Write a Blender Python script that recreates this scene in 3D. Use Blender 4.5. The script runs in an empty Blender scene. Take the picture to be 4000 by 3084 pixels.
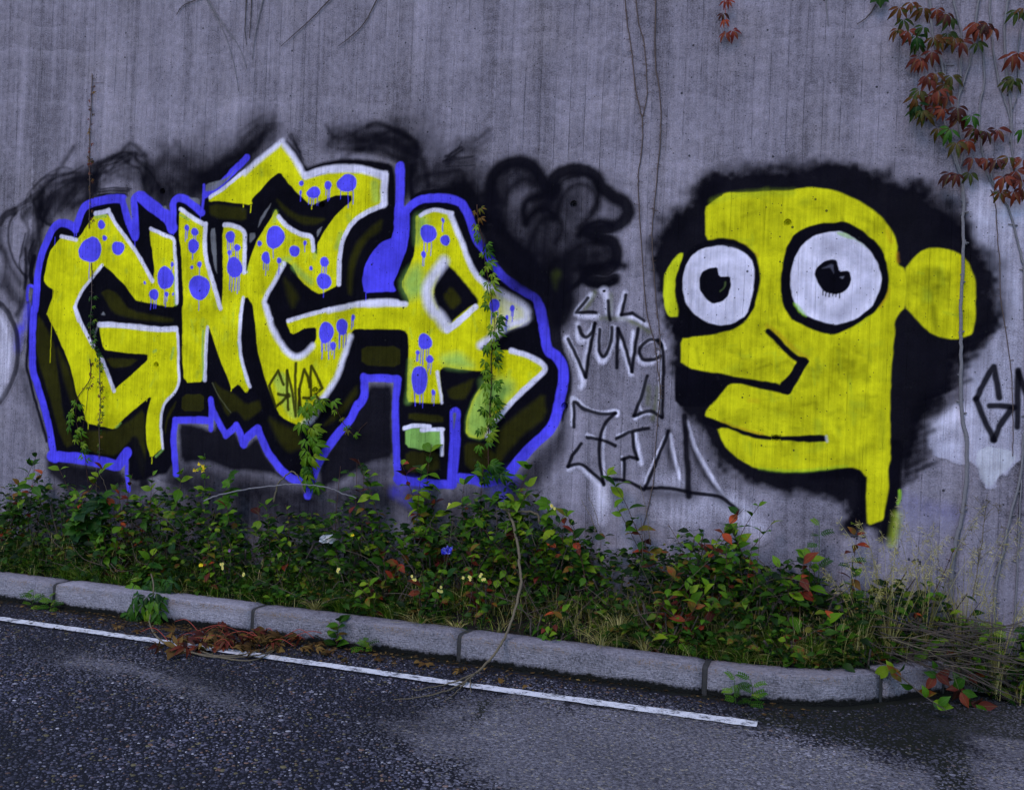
import bpy, math, random
import numpy as np
from mathutils import Matrix, Vector

random.seed(11)
rng = np.random.default_rng(11)
S = bpy.context.scene
COL = S.collection

# ------------------------------------------------------------------ camera
EYE = 1.45
FPX = 3889.0                       # focal length in pixels of a 4000 px wide frame (35 mm lens)
ROLL = math.radians(2.3)
cam_d = bpy.data.cameras.new("camera")
cam_d.lens = 35.0
cam_d.sensor_width = 36.0
cam_d.clip_start = 0.05
cam_d.clip_end = 300.0
cam = bpy.data.objects.new("camera", cam_d)
COL.objects.link(cam)
cam.matrix_world = Matrix.Translation((0, 0, EYE)) @ Matrix.Rotation(math.radians(90), 4, 'X') @ Matrix.Rotation(ROLL, 4, 'Z')
S.camera = cam

# ------------------------------------------------------------------ light
SUN_EL, SUN_AZ = math.radians(52), math.radians(214)     # azimuth clockwise from +Y
world = bpy.data.worlds.new("World")
S.world = world
world.use_nodes = True
wn = world.node_tree
wn.nodes.clear()
sky = wn.nodes.new("ShaderNodeTexSky")
sky.sky_type = 'NISHITA'
sky.sun_disc = False
sky.sun_elevation = SUN_EL
sky.sun_rotation = SUN_AZ
sky.air_density = 1.0
sky.dust_density = 0.2
sky.ozone_density = 3.0
bg = wn.nodes.new("ShaderNodeBackground")
bg.inputs["Strength"].default_value = 0.13
wo = wn.nodes.new("ShaderNodeOutputWorld")
wn.links.new(sky.outputs[0], bg.inputs[0])
wn.links.new(bg.outputs[0], wo.inputs[0])
sun_d = bpy.data.lights.new("sun", 'SUN')
sun_d.energy = 0.75
sun_d.angle = math.radians(28)
sun_d.color = (1.0, 0.85, 0.86)
sun = bpy.data.objects.new("sun", sun_d)
COL.objects.link(sun)
sdir = Vector((math.sin(SUN_AZ) * math.cos(SUN_EL), math.cos(SUN_AZ) * math.cos(SUN_EL), math.sin(SUN_EL)))
sun.rotation_euler = sdir.to_track_quat('Z', 'Y').to_euler()
sun.location = sdir * 20

S.view_settings.view_transform = 'Standard'
S.view_settings.look = 'None'
S.view_settings.gamma = 1.0
S.view_settings.exposure = 1.20
S.view_settings.use_curve_mapping = False
S.cycles.max_bounces = 6
S.cycles.use_denoising = True

# ------------------------------------------------------------------ the wall frame: u along the wall, v up, d out of the wall
YAW = math.radians(18.9)
UH = np.array([math.cos(YAW), -math.sin(YAW), 0.0])
NH = np.array([-math.sin(YAW), -math.cos(YAW), 0.0])
P0 = np.array([0.0, 6.05, 0.0])
CR, SR = math.cos(ROLL), math.sin(ROLL)


def W(u, v, d=0.0):
    return P0 + UH * u + NH * d + np.array([0, 0, v])


def uv_of(px, py, d=0.0):
    """photo pixel -> (u, v) on the plane parallel to the wall, d metres in front of it"""
    x = (px - 2000.0) / FPX
    y = -(py - 1542.0) / FPX
    r = np.array([CR * x - SR * y, 1.0, SR * x + CR * y])
    o = np.array([0, 0, EYE])
    q = P0 + NH * d
    t = np.dot(q - o, NH) / np.dot(r, NH)
    p = o + r * t
    return np.dot(p - P0, UH), p[2]


def uv_arr(pts):
    return np.array([uv_of(x, y) for x, y in pts])


CROPS = dict(a=(0, 500, 2.184), b=(600, 500, 2.184), c=(1400, 500, 2.184), d=(0, 1200, 2.184), e=(600, 1200, 2.184),
             f=(1400, 1200, 2.184), g=(2200, 1100, 1.684), h=(2500, 550, 2.184), i=(3000, 550, 2.184),
             j=(2500, 1200, 2.184), k=(3000, 1300, 1.871), l=(3000, 0, 2.105), m=(1800, 0, 1.82), n=(0, 700, 1.53),
             p=(0, 0, 0.8233), z=(0, 0, 0.546), s=(0, 0, 1.0))


def T(txt):
    """'a 395,1290 410,1330 b 20,30' -> list of photo pixels"""
    out = []
    c = CROPS['s']
    for w in txt.split():
        if w in CROPS:
            c = CROPS[w]
        else:
            x, y = w.split(',')
            out.append((c[0] + float(x) / c[2], c[1] + float(y) / c[2]))
    return out


# ------------------------------------------------------------------ scene helpers
def new_obj(name, me, parent=None, label=None, cat=None, group=None, kind=None):
    o = bpy.data.objects.new(name, me)
    COL.objects.link(o)
    if parent is not None:
        o.parent = parent
    tag(o, label, cat, group, kind)
    return o


def tag(o, label=None, cat=None, group=None, kind=None):
    if label: o["label"] = label
    if cat: o["category"] = cat
    if group: o["group"] = group
    if kind: o["kind"] = kind


def empty(name, loc, label=None, cat=None, group=None, kind=None):
    o = new_obj(name, None, None, label, cat, group, kind)
    o.empty_display_size = 0.05
    o.location = loc
    return o


class MB:
    def __init__(self):
        self.v, self.f, self.m, self.n = [], [], [], 0

    def add(self, v, f, m=0):
        v = np.asarray(v, float).reshape(-1, 3)
        self.v.append(v)
        self.f += [tuple(i + self.n for i in q) for q in f]
        self.m += [m] * len(f)
        self.n += len(v)

    def mesh(self, name, mats, smooth=True, origin=None):
        me = bpy.data.meshes.new(name)
        v = np.concatenate(self.v) if self.v else np.zeros((0, 3))
        if origin is not None:
            v = v - np.asarray(origin)
        me.from_pydata(v.tolist(), [], self.f)
        for mm in (mats if isinstance(mats, (list, tuple)) else [mats]):
            me.materials.append(mm)
        me.polygons.foreach_set("material_index", self.m)
        me.polygons.foreach_set("use_smooth", [smooth] * len(self.f))
        me.update()
        return me


def tube(mb, path, radii, sides=5, m=0):
    path = np.asarray(path, float)
    n = len(path)
    if np.isscalar(radii):
        radii = [radii] * n
    tan = np.gradient(path, axis=0)
    tan /= np.linalg.norm(tan, axis=1)[:, None] + 1e-9
    ref = np.array([0.31, 0.22, 0.93])
    if abs(np.dot(tan[0], ref)) > 0.9:
        ref = np.array([1.0, 0.1, 0.0])
    vs = []
    for k in range(n):
        a = np.cross(tan[k], ref)
        a /= np.linalg.norm(a) + 1e-9
        b = np.cross(tan[k], a)
        for s in range(sides):
            t = 2 * math.pi * s / sides
            vs.append(path[k] + radii[k] * (math.cos(t) * a + math.sin(t) * b))
    fs = []
    for k in range(n - 1):
        for s in range(sides):
            s2 = (s + 1) % sides
            fs.append((k * sides + s, k * sides + s2, (k + 1) * sides + s2, (k + 1) * sides + s))
    fs.append(tuple(range(sides))[::-1])
    fs.append(tuple((n - 1) * sides + s for s in range(sides)))
    mb.add(vs, fs, m)


def catmull(pts, per=6, closed=False):
    p = np.asarray(pts, float)
    n = len(p)
    if n < 3:
        return p
    out = []
    rngk = range(n) if closed else range(n - 1)
    for k in rngk:
        if closed:
            p0, p1, p2, p3 = p[(k - 1) % n], p[k], p[(k + 1) % n], p[(k + 2) % n]
        else:
            p0, p1, p2, p3 = p[max(k - 1, 0)], p[k], p[k + 1], p[min(k + 2, n - 1)]
        for j in range(per):
            t = j / per
            out.append(0.5 * ((2 * p1) + (-p0 + p2) * t + (2 * p0 - 5 * p1 + 4 * p2 - p3) * t * t + (-p0 + 3 * p1 - 3 * p2 + p3) * t ** 3))
    if not closed:
        out.append(p[-1])
    return np.array(out)


def chaikin(p, it=1, q=0.25):
    p = np.asarray(p, float)
    for _ in range(it):
        nx = np.roll(p, -1, axis=0)
        a = p * (1 - q) + nx * q
        b = p * q + nx * (1 - q)
        p = np.stack([a, b], 1).reshape(-1, p.shape[1])
    return p


# ------------------------------------------------------------------ node helpers
class NT:
    def __init__(self, name):
        self.mat = bpy.data.materials.new(name)
        self.mat.use_nodes = True
        self.t = self.mat.node_tree
        self.t.nodes.clear()
        self.out = self.t.nodes.new("ShaderNodeOutputMaterial")
        self.b = self.t.nodes.new("ShaderNodeBsdfPrincipled")
        self.t.links.new(self.b.outputs[0], self.out.inputs[0])

    def n(self, typ, **kw):
        nd = self.t.nodes.new(typ)
        for k, v in kw.items():
            setattr(nd, k, v)
        return nd

    def set(self, sock, v):
        if hasattr(v, "is_output"):
            self.t.links.new(v, sock)
        elif isinstance(v, (tuple, list)) and len(v) == 3 and sock.type == 'RGBA':
            sock.default_value = (*v, 1)
        else:
            sock.default_value = v

    def math(self, op, a, b=0.0, c=0.0, clamp=False):
        nd = self.n("ShaderNodeMath", operation=op)
        nd.use_clamp = clamp
        self.set(nd.inputs[0], a); self.set(nd.inputs[1], b); self.set(nd.inputs[2], c)
        return nd.outputs[0]

    def vmath(self, op, a, b=(0, 0, 0)):
        nd = self.n("ShaderNodeVectorMath", operation=op)
        self.set(nd.inputs[0], a); self.set(nd.inputs[1], b)
        return nd.outputs["Value"] if op in ("DOT_PRODUCT", "LENGTH") else nd.outputs[0]

    def comb(self, x, y, z=0.0):
        nd = self.n("ShaderNodeCombineXYZ")
        self.set(nd.inputs[0], x); self.set(nd.inputs[1], y); self.set(nd.inputs[2], z)
        return nd.outputs[0]

    def noise(self, vec, scale, detail=3.0, rough=0.55, dist=0.0):
        nd = self.n("ShaderNodeTexNoise")
        if vec is not None: self.set(nd.inputs["Vector"], vec)
        nd.inputs["Scale"].default_value = scale
        nd.inputs["Detail"].default_value = detail
        nd.inputs["Roughness"].default_value = rough
        nd.inputs["Distortion"].default_value = dist
        return nd.outputs[0]

    def vor(self, vec, scale, feat='F1', out="Distance", rand=1.0):
        nd = self.n("ShaderNodeTexVoronoi", feature=feat)
        if vec is not None: self.set(nd.inputs["Vector"], vec)
        nd.inputs["Scale"].default_value = scale
        nd.inputs["Randomness"].default_value = rand
        return nd.outputs[out]

    def ramp(self, fac, stops, interp='LINEAR'):
        nd = self.n("ShaderNodeValToRGB")
        cr = nd.color_ramp
        cr.interpolation = interp
        while len(cr.elements) < len(stops):
            cr.elements.new(0.5)
        for e, (p, c) in zip(cr.elements, stops):
            e.position = p
            e.color = (c, c, c, 1) if not isinstance(c, (tuple, list)) else (*c, 1)
        self.set(nd.inputs[0], fac)
        return nd.outputs[0]

    def mr(self, v, a, b, c=0.0, d=1.0):
        nd = self.n("ShaderNodeMapRange")
        self.set(nd.inputs[0], v)
        for k, x in enumerate((a, b, c, d)):
            nd.inputs[k + 1].default_value = x
        return nd.outputs[0]

    def mix(self, fac, a, b, typ='MIX'):
        nd = self.n("ShaderNodeMix", data_type='RGBA', blend_type=typ)
        self.set(nd.inputs[0], fac); self.set(nd.inputs[6], a); self.set(nd.inputs[7], b)
        return nd.outputs[2]

    def bump(self, h, strength=0.5, dist=0.01, normal=None):
        nd = self.n("ShaderNodeBump")
        nd.inputs["Strength"].default_value = strength
        nd.inputs["Distance"].default_value = dist
        self.set(nd.inputs["Height"], h)
        if normal is not None: self.set(nd.inputs["Normal"], normal)
        return nd.outputs[0]

    def attr(self, name, out="Fac"):
        nd = self.n("ShaderNodeAttribute")
        nd.attribute_name = name
        return nd.outputs[out]

    def pos(self):
        return self.n("ShaderNodeNewGeometry").outputs["Position"]

    def base(self, col=None, rough=None, normal=None, spec=None):
        if col is not None: self.set(self.b.inputs["Base Color"], col)
        if rough is not None: self.set(self.b.inputs["Roughness"], rough)
        if normal is not None: self.set(self.b.inputs["Normal"], normal)
        if spec is not None: self.set(self.b.inputs["Specular IOR Level"], spec)
        return self.mat


def concrete_nodes(m):
    """colour, height and pit mask of the board-marked concrete, in wall coordinates"""
    p = m.pos()
    u = m.vmath('DOT_PRODUCT', p, tuple(UH))
    v = m.n("ShaderNodeSeparateXYZ")
    m.set(v.inputs[0], p)
    v = v.outputs[2]
    vv = m.math('MULTIPLY_ADD', u, 0.05, v)               # pours fall slightly to one side
    q = m.comb(u, v, 0.0)
    # boards about 9 cm wide, lines wander a little
    ub = m.math('MULTIPLY_ADD', m.noise(m.comb(u, m.math('MULTIPLY', v, 0.15), 3.0), 3.0, 2.0), 0.05, u)
    bu = m.math('MULTIPLY', ub, 10.4)
    bid = m.math('FLOOR', bu)
    wnz = m.n("ShaderNodeTexWhiteNoise", noise_dimensions='1D')
    m.set(wnz.inputs["W"], bid)
    brnd = wnz.outputs[0]
    fr = m.math('FRACT', bu)
    edge = m.math('ABSOLUTE', m.math('SUBTRACT', fr, 0.5))
    line = m.mr(edge, 0.478, 0.497, 0.0, 1.0)
    lbreak = m.mr(m.noise(m.comb(m.math('MULTIPLY', bid, 3.1), m.math('MULTIPLY', v, 2.0), 0), 1.6, 2.0), 0.45, 0.62)
    line = m.math('MULTIPLY', line, lbreak)
    # fibre streaks down the boards
    st = m.noise(m.comb(m.math('MULTIPLY', u, 60.0), m.math('MULTIPLY', v, 1.3), 0), 1.0, 4.0, 0.6)
    st2 = m.noise(m.comb(m.math('MULTIPLY', u, 13.0), m.math('MULTIPLY', v, 0.45), 7.0), 1.0, 4.0, 0.6)
    # pour bands with soft wavy upper edges
    wav = m.math('MULTIPLY_ADD', m.noise(m.comb(m.math('MULTIPLY', u, 1.3), 0.0, 2.0), 1.0, 3.0), 0.35, vv)
    wav = m.math('MULTIPLY_ADD', brnd, 0.025, wav)
    band = m.math('FRACT', m.math('MULTIPLY', wav, 2.7))
    band2 = m.math('FRACT', m.math('MULTIPLY_ADD', wav, 5.3, m.math('MULTIPLY', m.noise(m.comb(u, v, 9.0), 0.8, 2.0), 2.0)))
    band = m.math('MULTIPLY_ADD', m.math('POWER', band, 3.0), 0.7, m.math('MULTIPLY', m.math('POWER', band2, 3.0), 0.6))
    band = m.math('MULTIPLY', band, m.mr(m.noise(q, 1.1, 2.0), 0.35, 0.65))
    blot = m.noise(q, 1.3, 4.0, 0.6)
    grain = m.noise(q, 120.0, 3.0, 0.7)
    mid = m.noise(q, 22.0, 4.0, 0.65)
    c = m.math('MULTIPLY_ADD', brnd, 0.16, 0.70)
    c = m.math('MULTIPLY_ADD', m.math('SUBTRACT', st, 0.5), 0.50, c)
    c = m.math('MULTIPLY_ADD', m.math('SUBTRACT', st2, 0.5), 0.72, c)
    c = m.math('MULTIPLY_ADD', m.math('SUBTRACT', band, 0.2), 0.24, c)
    c = m.math('MULTIPLY_ADD', m.math('SUBTRACT', blot, 0.5), 0.85, c)
    c = m.math('MULTIPLY_ADD', m.math('SUBTRACT', grain, 0.5), 1.5, c)
    c = m.math('MULTIPLY_ADD', m.math('SUBTRACT', mid, 0.5), 0.85, c)
    c = m.math('SUBTRACT', c, m.math('MULTIPLY', line, 0.22))
    st3 = m.noise(m.comb(m.math('MULTIPLY', u, 4.0), m.math('MULTIPLY', v, 0.5), 21.0), 1.0, 5.0, 0.65)
    c = m.math('MULTIPLY_ADD', m.math('SUBTRACT', st3, 0.5), 1.05, c)
    # thin pale lime runs
    run = m.noise(m.comb(m.math('MULTIPLY', u, 17.0), m.math('MULTIPLY', v, 0.25), 11.0), 1.0, 2.0)
    run = m.math('MULTIPLY', m.mr(run, 0.66, 0.74), m.mr(mid, 0.35, 0.6))
    c = m.math('MULTIPLY_ADD', run, 0.42, c)
    col = m.vmath('SCALE', (0.236, 0.208, 0.250))
    m.t.nodes[-1].inputs["Scale"].default_value = 1.0
    m.set(m.t.nodes[-1].inputs["Scale"], c)
    warm = m.mr(m.noise(q, 2.3, 3.0), 0.5, 0.7)
    col = m.mix(m.math('MULTIPLY', warm, 0.35), col, m.mix(1.0, col, (1.02, 1.0, 0.90), 'MULTIPLY'))
    # blow holes
    pv = m.vor(q, 17.0)
    pit_on = m.vor(q, 17.0, out="Color")
    sp = m.n("ShaderNodeSeparateColor")
    m.set(sp.inputs[0], pit_on)
    rad = m.mr(sp.outputs[0], 0.62, 1.0, 0.0, 0.12)
    pit = m.math('LESS_THAN', m.math('ADD', pv, m.math('MULTIPLY', m.math('SUBTRACT', mid, 0.5), 0.06)), rad)
    pv2 = m.vor(q, 60.0)
    sp2 = m.n("ShaderNodeSeparateColor")
    m.set(sp2.inputs[0], m.vor(q, 60.0, out="Color"))
    pit2 = m.math('LESS_THAN', pv2, m.mr(sp2.outputs[0], 0.82, 1.0, 0.0, 0.24))
    pits = m.math('MAXIMUM', pit, pit2)
    h = m.math('MULTIPLY', st, 0.55)
    h = m.math('MULTIPLY_ADD', grain, 0.45, h)
    h = m.math('MULTIPLY_ADD', mid, 0.8, h)
    h = m.math('SUBTRACT', h, m.math('MULTIPLY', line, 0.8))
    h = m.math('MULTIPLY_ADD', brnd, 0.25, h)
    h = m.math('SUBTRACT', h, m.math('MULTIPLY', pits, 2.0))
    return dict(col=col, h=h, pits=pits, mid=mid, grain=grain, st=st, q=q, u=u, v=v)


def make_concrete():
    m = NT("board_marked_concrete")
    c = concrete_nodes(m)
    col = m.mix(m.math('MULTIPLY', c['pits'], 0.85), c['col'], (0.012, 0.012, 0.014))
    return m.base(col, 0.86, m.bump(c['h'], 0.9, 0.006), 0.1)


def make_paint():
    """spray paint on the same concrete: colour and cover come with the mesh"""
    m = NT("spray_paint_on_concrete")
    c = concrete_nodes(m)
    at = m.n("ShaderNodeAttribute")
    at.attribute_name = "paint"
    a = at.outputs["Alpha"]
    # thin cover breaks up on the grain
    par = m.math('MULTIPLY', m.math('MULTIPLY', a, m.math('SUBTRACT', 1.0, a)), 4.0)
    nz = m.math('ADD', m.math('MULTIPLY', m.math('SUBTRACT', c['grain'], 0.5), 1.1), m.math('MULTIPLY', m.math('SUBTRACT', c['st'], 0.5), 0.6))
    a2 = m.math('MULTIPLY_ADD', nz, par, a, clamp=True)
    thin = m.mr(m.math('ADD', m.noise(c['q'], 5.0, 5.0, 0.65), m.math('MULTIPLY', m.math('SUBTRACT', c['st'], 0.5), 0.5)), 0.32, 0.70, 0.60, 1.12)
    pc = m.vmath('SCALE', at.outputs["Color"])
    m.set(m.t.nodes[-1].inputs["Scale"], thin)
    pc = m.mix(m.math('MULTIPLY', m.mr(m.noise(c['q'], 9.0, 6.0, 0.75), 0.62, 0.80), 0.07), pc, c['col'])
    col = m.mix(a2, c['col'], pc)
    col = m.mix(m.math('MULTIPLY', c['pits'], 0.8), col, (0.010, 0.010, 0.012))
    rough = m.mr(a2, 0.0, 1.0, 0.9, 0.8)
    return m.base(col, rough, m.bump(c['h'], 0.75, 0.006), 0.02)


M_WALL = make_concrete()
M_PAINT = make_paint()

# ------------------------------------------------------------------ tie holes of the formwork
HOLES = [uv_of(*p) for p in [(635, 747), (1258, 800), (2241, 797), (3077, 870), (610, 1425), (1232, 1523), (2206, 1585), (3031, 1712), (3897, 652)]]
HS = 0.027           # half side of the square cut in the skin

# ------------------------------------------------------------------ concrete wall
WALL_LABEL = "grey board-marked concrete wall behind the planting strip, covered with graffiti"
wall = empty("concrete_wall", W(0, 0), WALL_LABEL, "wall")
U0, U1, VT = -9.0, 6.5, 4.9
ub = [U0]
while ub[-1] < U1 - 0.2:
    ub.append(ub[-1] + random.uniform(0.085, 0.108))
ub.append(U1)
rec = [random.choice([0, 0.0004, 0.0009, 0.0014]) for _ in ub]
ulines = sorted(set(ub + [h[0] + s * HS for h in HOLES for s in (-1, 1)]))
vlines = sorted(set([-0.3, VT] + [h[1] + s * HS for h in HOLES for s in (-1, 1)]))
mb = MB()
bi = 0
for a, b in zip(ulines[:-1], ulines[1:]):
    mid = (a + b) / 2
    k = max(i for i, x in enumerate(ub) if x <= mid)
    vs_run = None
    for c, d in zip(vlines[:-1], vlines[1:]):
        mv = (c + d) / 2
        if any(abs(mid - h[0]) < HS and abs(mv - h[1]) < HS for h in HOLES):
            continue
        mb.add([W(a, c, -rec[k]), W(b, c, -rec[k]), W(b, d, -rec[k]), W(a, d, -rec[k])], [(0, 1, 2, 3)])
for k in range(1, len(ub) - 1):
    if rec[k] != rec[k - 1]:
        mb.add([W(ub[k], -0.3, -rec[k - 1]), W(ub[k], -0.3, -rec[k]), W(ub[k], VT, -rec[k]), W(ub[k], VT, -rec[k - 1])], [(0, 1, 2, 3)])
TH = 0.45
mb.add([W(U0, -0.3, 0), W(U1, -0.3, 0), W(U1, VT, 0), W(U0, VT, 0), W(U0, -0.3, -TH), W(U1, -0.3, -TH), W(U1, VT, -TH), W(U0, VT, -TH)],
       [(3, 2, 6, 7), (1, 5, 6, 2), (4, 0, 3, 7), (5, 4, 7, 6)])
new_obj("cast_face", mb.mesh("cast_face", M_WALL, smooth=False, origin=W(0, 0)), wall)

# ------------------------------------------------------------------ graffiti: paint film laid down stroke by stroke in wall coordinates
HC = 0.0045
GU0, GU1, GV0, GV1 = -4.35, 3.05, 0.05, 3.45
NU, NV = int((GU1 - GU0) / HC) + 1, int((GV1 - GV0) / HC) + 1
gu = (GU0 + HC * np.arange(NU)).astype(np.float32)
gv = (GV0 + HC * np.arange(NV)).astype(np.float32)


def smooth_noise(cell, seed):
    r = np.random.default_rng(seed)
    a, b = int((GU1 - GU0) / cell) + 3, int((GV1 - GV0) / cell) + 3
    g = r.uniform(-1, 1, (b, a)).astype(np.float32)
    x = (gu - GU0) / cell
    y = (gv - GV0) / cell
    xi, yi = x.astype(int), y.astype(int)
    fx, fy = x - xi, y - yi
    fx = fx * fx * (3 - 2 * fx)
    fy = (fy * fy * (3 - 2 * fy))[:, None]
    return (g[yi][:, xi] * (1 - fx) + g[yi][:, xi + 1] * fx) * (1 - fy) + (g[yi + 1][:, xi] * (1 - fx) + g[yi + 1][:, xi + 1] * fx) * fy


N_A = smooth_noise(0.10, 1)
N_B = smooth_noise(0.03, 2)
N_C = smooth_noise(0.012, 3)
N_D = smooth_noise(0.10, 4)
N_E = smooth_noise(0.03, 5)
DU = 0.0035 * N_A + 0.0022 * N_B
DV = 0.0035 * N_D + 0.0022 * N_E
ROUGHN = 0.6 * smooth_noise(0.25, 6) + 0.5 * N_A + 0.4 * N_B
RGB = np.zeros((NV, NU, 3), np.float32)
ALP = np.zeros((NV, NU), np.float32)
PID = np.zeros((NV, NU), np.int32)
PARTS = [None]
CUR = 0


def part(thing, path):
    global CUR
    PARTS.append((thing, path))
    CUR = len(PARTS) - 1


def window(p, pad):
    i0 = max(int((p[:, 0].min() - pad - GU0) / HC), 0)
    i1 = min(int((p[:, 0].max() + pad - GU0) / HC) + 2, NU)
    j0 = max(int((p[:, 1].min() - pad - GV0) / HC), 0)
    j1 = min(int((p[:, 1].max() + pad - GV0) / HC) + 2, NV)
    if i1 <= i0 or j1 <= j0:
        return None
    return slice(j0, j1), slice(i0, i1)


def put(w, c, col, claim=0.5, erase=False):
    if erase:
        ALP[w] *= (1 - c)
        return
    a = ALP[w]
    na = a + c - a * c
    k = (c / np.maximum(na, 1e-6))[..., None]
    RGB[w] = RGB[w] * (1 - k) + np.array(col, np.float32) * k
    ALP[w] = na
    pid = PID[w]
    pid[(c > claim) | ((c > 0.04) & (pid == 0))] = CUR
    PID[w] = pid


def sd_seg(X, Y, a, b):
    e = b - a
    L = float(e[0] * e[0] + e[1] * e[1]) + 1e-12
    t = np.clip(((X - a[0]) * e[0] + (Y - a[1]) * e[1]) / L, 0, 1)
    dx = X - a[0] - t * e[0]
    dy = Y - a[1] - t * e[1]
    return dx * dx + dy * dy, t


def grid(w, warp=1.0):
    X = gu[w[1]][None, :] + DU[w] * warp
    Y = gv[w[0]][:, None] + DV[w] * warp
    return X, Y


def edge_cov(d, soft):
    t = np.clip(0.5 - d / soft, 0, 1)
    return t * t * (3 - 2 * t)


def fill(txt, col, soft=0.010, op=1.0, smooth=1, ragged=0.0, tex=0.0, erase=False, claim=0.5, closed_curve=False, warp=1.0):
    p = uv_arr(T(txt))
    if closed_curve:
        p = catmull(p, 5, True)
    elif smooth:
        p = chaikin(p, smooth, 0.16)
    p = p.astype(np.float32)
    w = window(p, soft + ragged * 2 + 0.02)
    if w is None: return
    X, Y = grid(w, warp)
    best = np.full(X.shape, 1e9, np.float32)
    ins = np.zeros(X.shape, bool)
    n = len(p)
    for k in range(n):
        a, b = p[k], p[(k + 1) % n]
        d2, _ = sd_seg(X, Y, a, b)
        np.minimum(best, d2, out=best)
        if a[1] != b[1]:
            cond = ((a[1] > Y) != (b[1] > Y))
            xi = (b[0] - a[0]) * (Y - a[1]) / (b[1] - a[1]) + a[0]
            ins ^= cond & (X < xi)
    d = np.sqrt(best)
    d[ins] *= -1
    if ragged:
        d = d + ragged * ROUGHN[w]
    c = edge_cov(d, max(soft, HC * 1.4)) * op
    if tex:
        c = c * np.clip(1 - tex * (0.5 + 0.5 * ROUGHN[w]), 0, 1)
    put(w, c, col, claim, erase)


def stroke(txt, width, col, soft=0.010, op=1.0, curve=True, taper=None, tex=0.0, claim=0.5, erase=False, pts=None, per=5):
    """width in photo pixels (640 px = 1 m on the wall)"""
    p = uv_arr(T(txt)) if pts is None else pts
    if curve and len(p) > 2:
        p = catmull(p, per)
    p = p.astype(np.float32)
    r0 = width / (FPX / (6.05 - 0.324 * float(p[:, 0].mean()))) / 2
    w = window(p, r0 + soft * 1.2 + 0.01)
    if w is None: return
    X, Y = grid(w)
    best = np.full(X.shape, 1e9, np.float32)
    n = len(p) - 1
    for k in range(n):
        d2, t = sd_seg(X, Y, p[k], p[k + 1])
        rr = r0
        if taper:
            s = (k + t) / n
            rr = r0 * (taper[0] + (taper[1] - taper[0]) * s)
        np.minimum(best, np.sqrt(d2) - rr, out=best)
    c = edge_cov(best, max(soft, HC * 1.4)) * op
    if tex:
        c = c * np.clip(1 - tex * (0.5 + 0.5 * ROUGHN[w]), 0, 1)
    put(w, c, col, claim, erase)


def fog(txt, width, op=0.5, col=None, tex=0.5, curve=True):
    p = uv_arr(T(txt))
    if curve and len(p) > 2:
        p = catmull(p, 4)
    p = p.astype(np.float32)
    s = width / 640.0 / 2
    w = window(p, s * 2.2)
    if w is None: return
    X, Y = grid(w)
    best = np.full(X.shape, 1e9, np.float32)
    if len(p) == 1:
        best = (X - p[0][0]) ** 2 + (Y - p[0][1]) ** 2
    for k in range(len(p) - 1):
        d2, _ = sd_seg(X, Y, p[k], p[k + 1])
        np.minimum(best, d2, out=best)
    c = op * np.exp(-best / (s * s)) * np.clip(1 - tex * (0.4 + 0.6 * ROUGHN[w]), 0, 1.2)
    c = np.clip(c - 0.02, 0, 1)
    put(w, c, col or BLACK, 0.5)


BLACK = (0.0036, 0.0031, 0.0064)
YELLOW = (0.66, 0.62, 0.006)
FACEY = (0.60, 0.56, 0.008)
WHITE = (0.76, 0.70, 0.83)
BLUE = (0.085, 0.066, 0.76)
OLIVE = (0.030, 0.028, 0.003)
GREEN = (0.26, 0.48, 0.10)
LIME = (0.30, 0.55, 0.03)

LET, FACE, TAG, CLOUD, SIDE, EDGE, SMOKE, COAT = "lettering", "face", "tag", "cloud", "side", "edge", "smoke", "coat"

# --- dark overspray above the lettering
part(SMOKE, ("overspray",))
for t, wd, op in [("a 330,700 345,560 430,450 560,400 720,370", 40, .55), ("a 400,700 410,560 520,460 660,430", 28, .55),
                  ("a 430,730 470,560 600,470 740,430", 60, .6), ("a 560,640 700,520 760,420", 120, .75), ("a 600,690 720,640 780,560", 70, .7),
                  ("a 780,560 800,420 850,330 980,260 1100,215 1200,250 1260,350 1290,520", 46, .75), ("a 800,450 860,360 980,300 1120,250", 24, .6),
                  ("a 850,440 980,400 1120,380 1240,420", 60, .55), ("a 850,570 950,560 1080,565", 14, .9), ("a 840,540 960,530 1100,535", 12, .8),
                  ("a 830,600 960,585 1050,580", 14, .85),
                  ("a 1240,430 1330,560 1400,640", 90, .75), ("a 1360,420 1500,330 1650,330 1720,430", 130, .6), ("a 1380,560 1560,480 1700,470", 110, .8),
                  ("a 1750,440 1850,380 1960,270 2080,200", 60, .75), ("b 420,460 600,380 700,290 780,200", 70, .6), ("b 250,420 420,380 620,300", 130, .6),
                  ("b 480,340 650,180 800,40 900,-60", 110, .45), ("b 880,170 980,80 1080,20", 60, .5), ("b 1180,60 1230,190 1270,300", 30, .5),
                  ("b 780,120 950,-10", 60, .45), ("b 1500,150 1650,110 1850,90 2050,110 2180,190", 70, .7), ("b 1600,60 1800,20 2050,60", 90, .35),
                  ("a 330,560 340,750 330,900 290,1100", 60, .75), ("a 350,650 360,760 430,790", 40, .8),
                  ("a 280,980 260,1200 290,1340", 46, .85), ("a 130,690 210,630 330,560", 22, .6)]:
    fog(t, wd * 1.35, min(op * 1.0, .97), tex=.3)
    q0 = T(t)
    for k in range(4):
        ox, oy = random.gauss(0, wd * .5), random.gauss(0, wd * .5)
        q1 = "s " + " ".join("%f,%f" % (x + ox + random.gauss(0, wd * .25), y + oy + random.gauss(0, wd * .25)) for x, y in q0)
        fog(q1, wd * random.uniform(.25, .6), min(op * random.uniform(.6, 1.1), .95), tex=.3)
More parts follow.
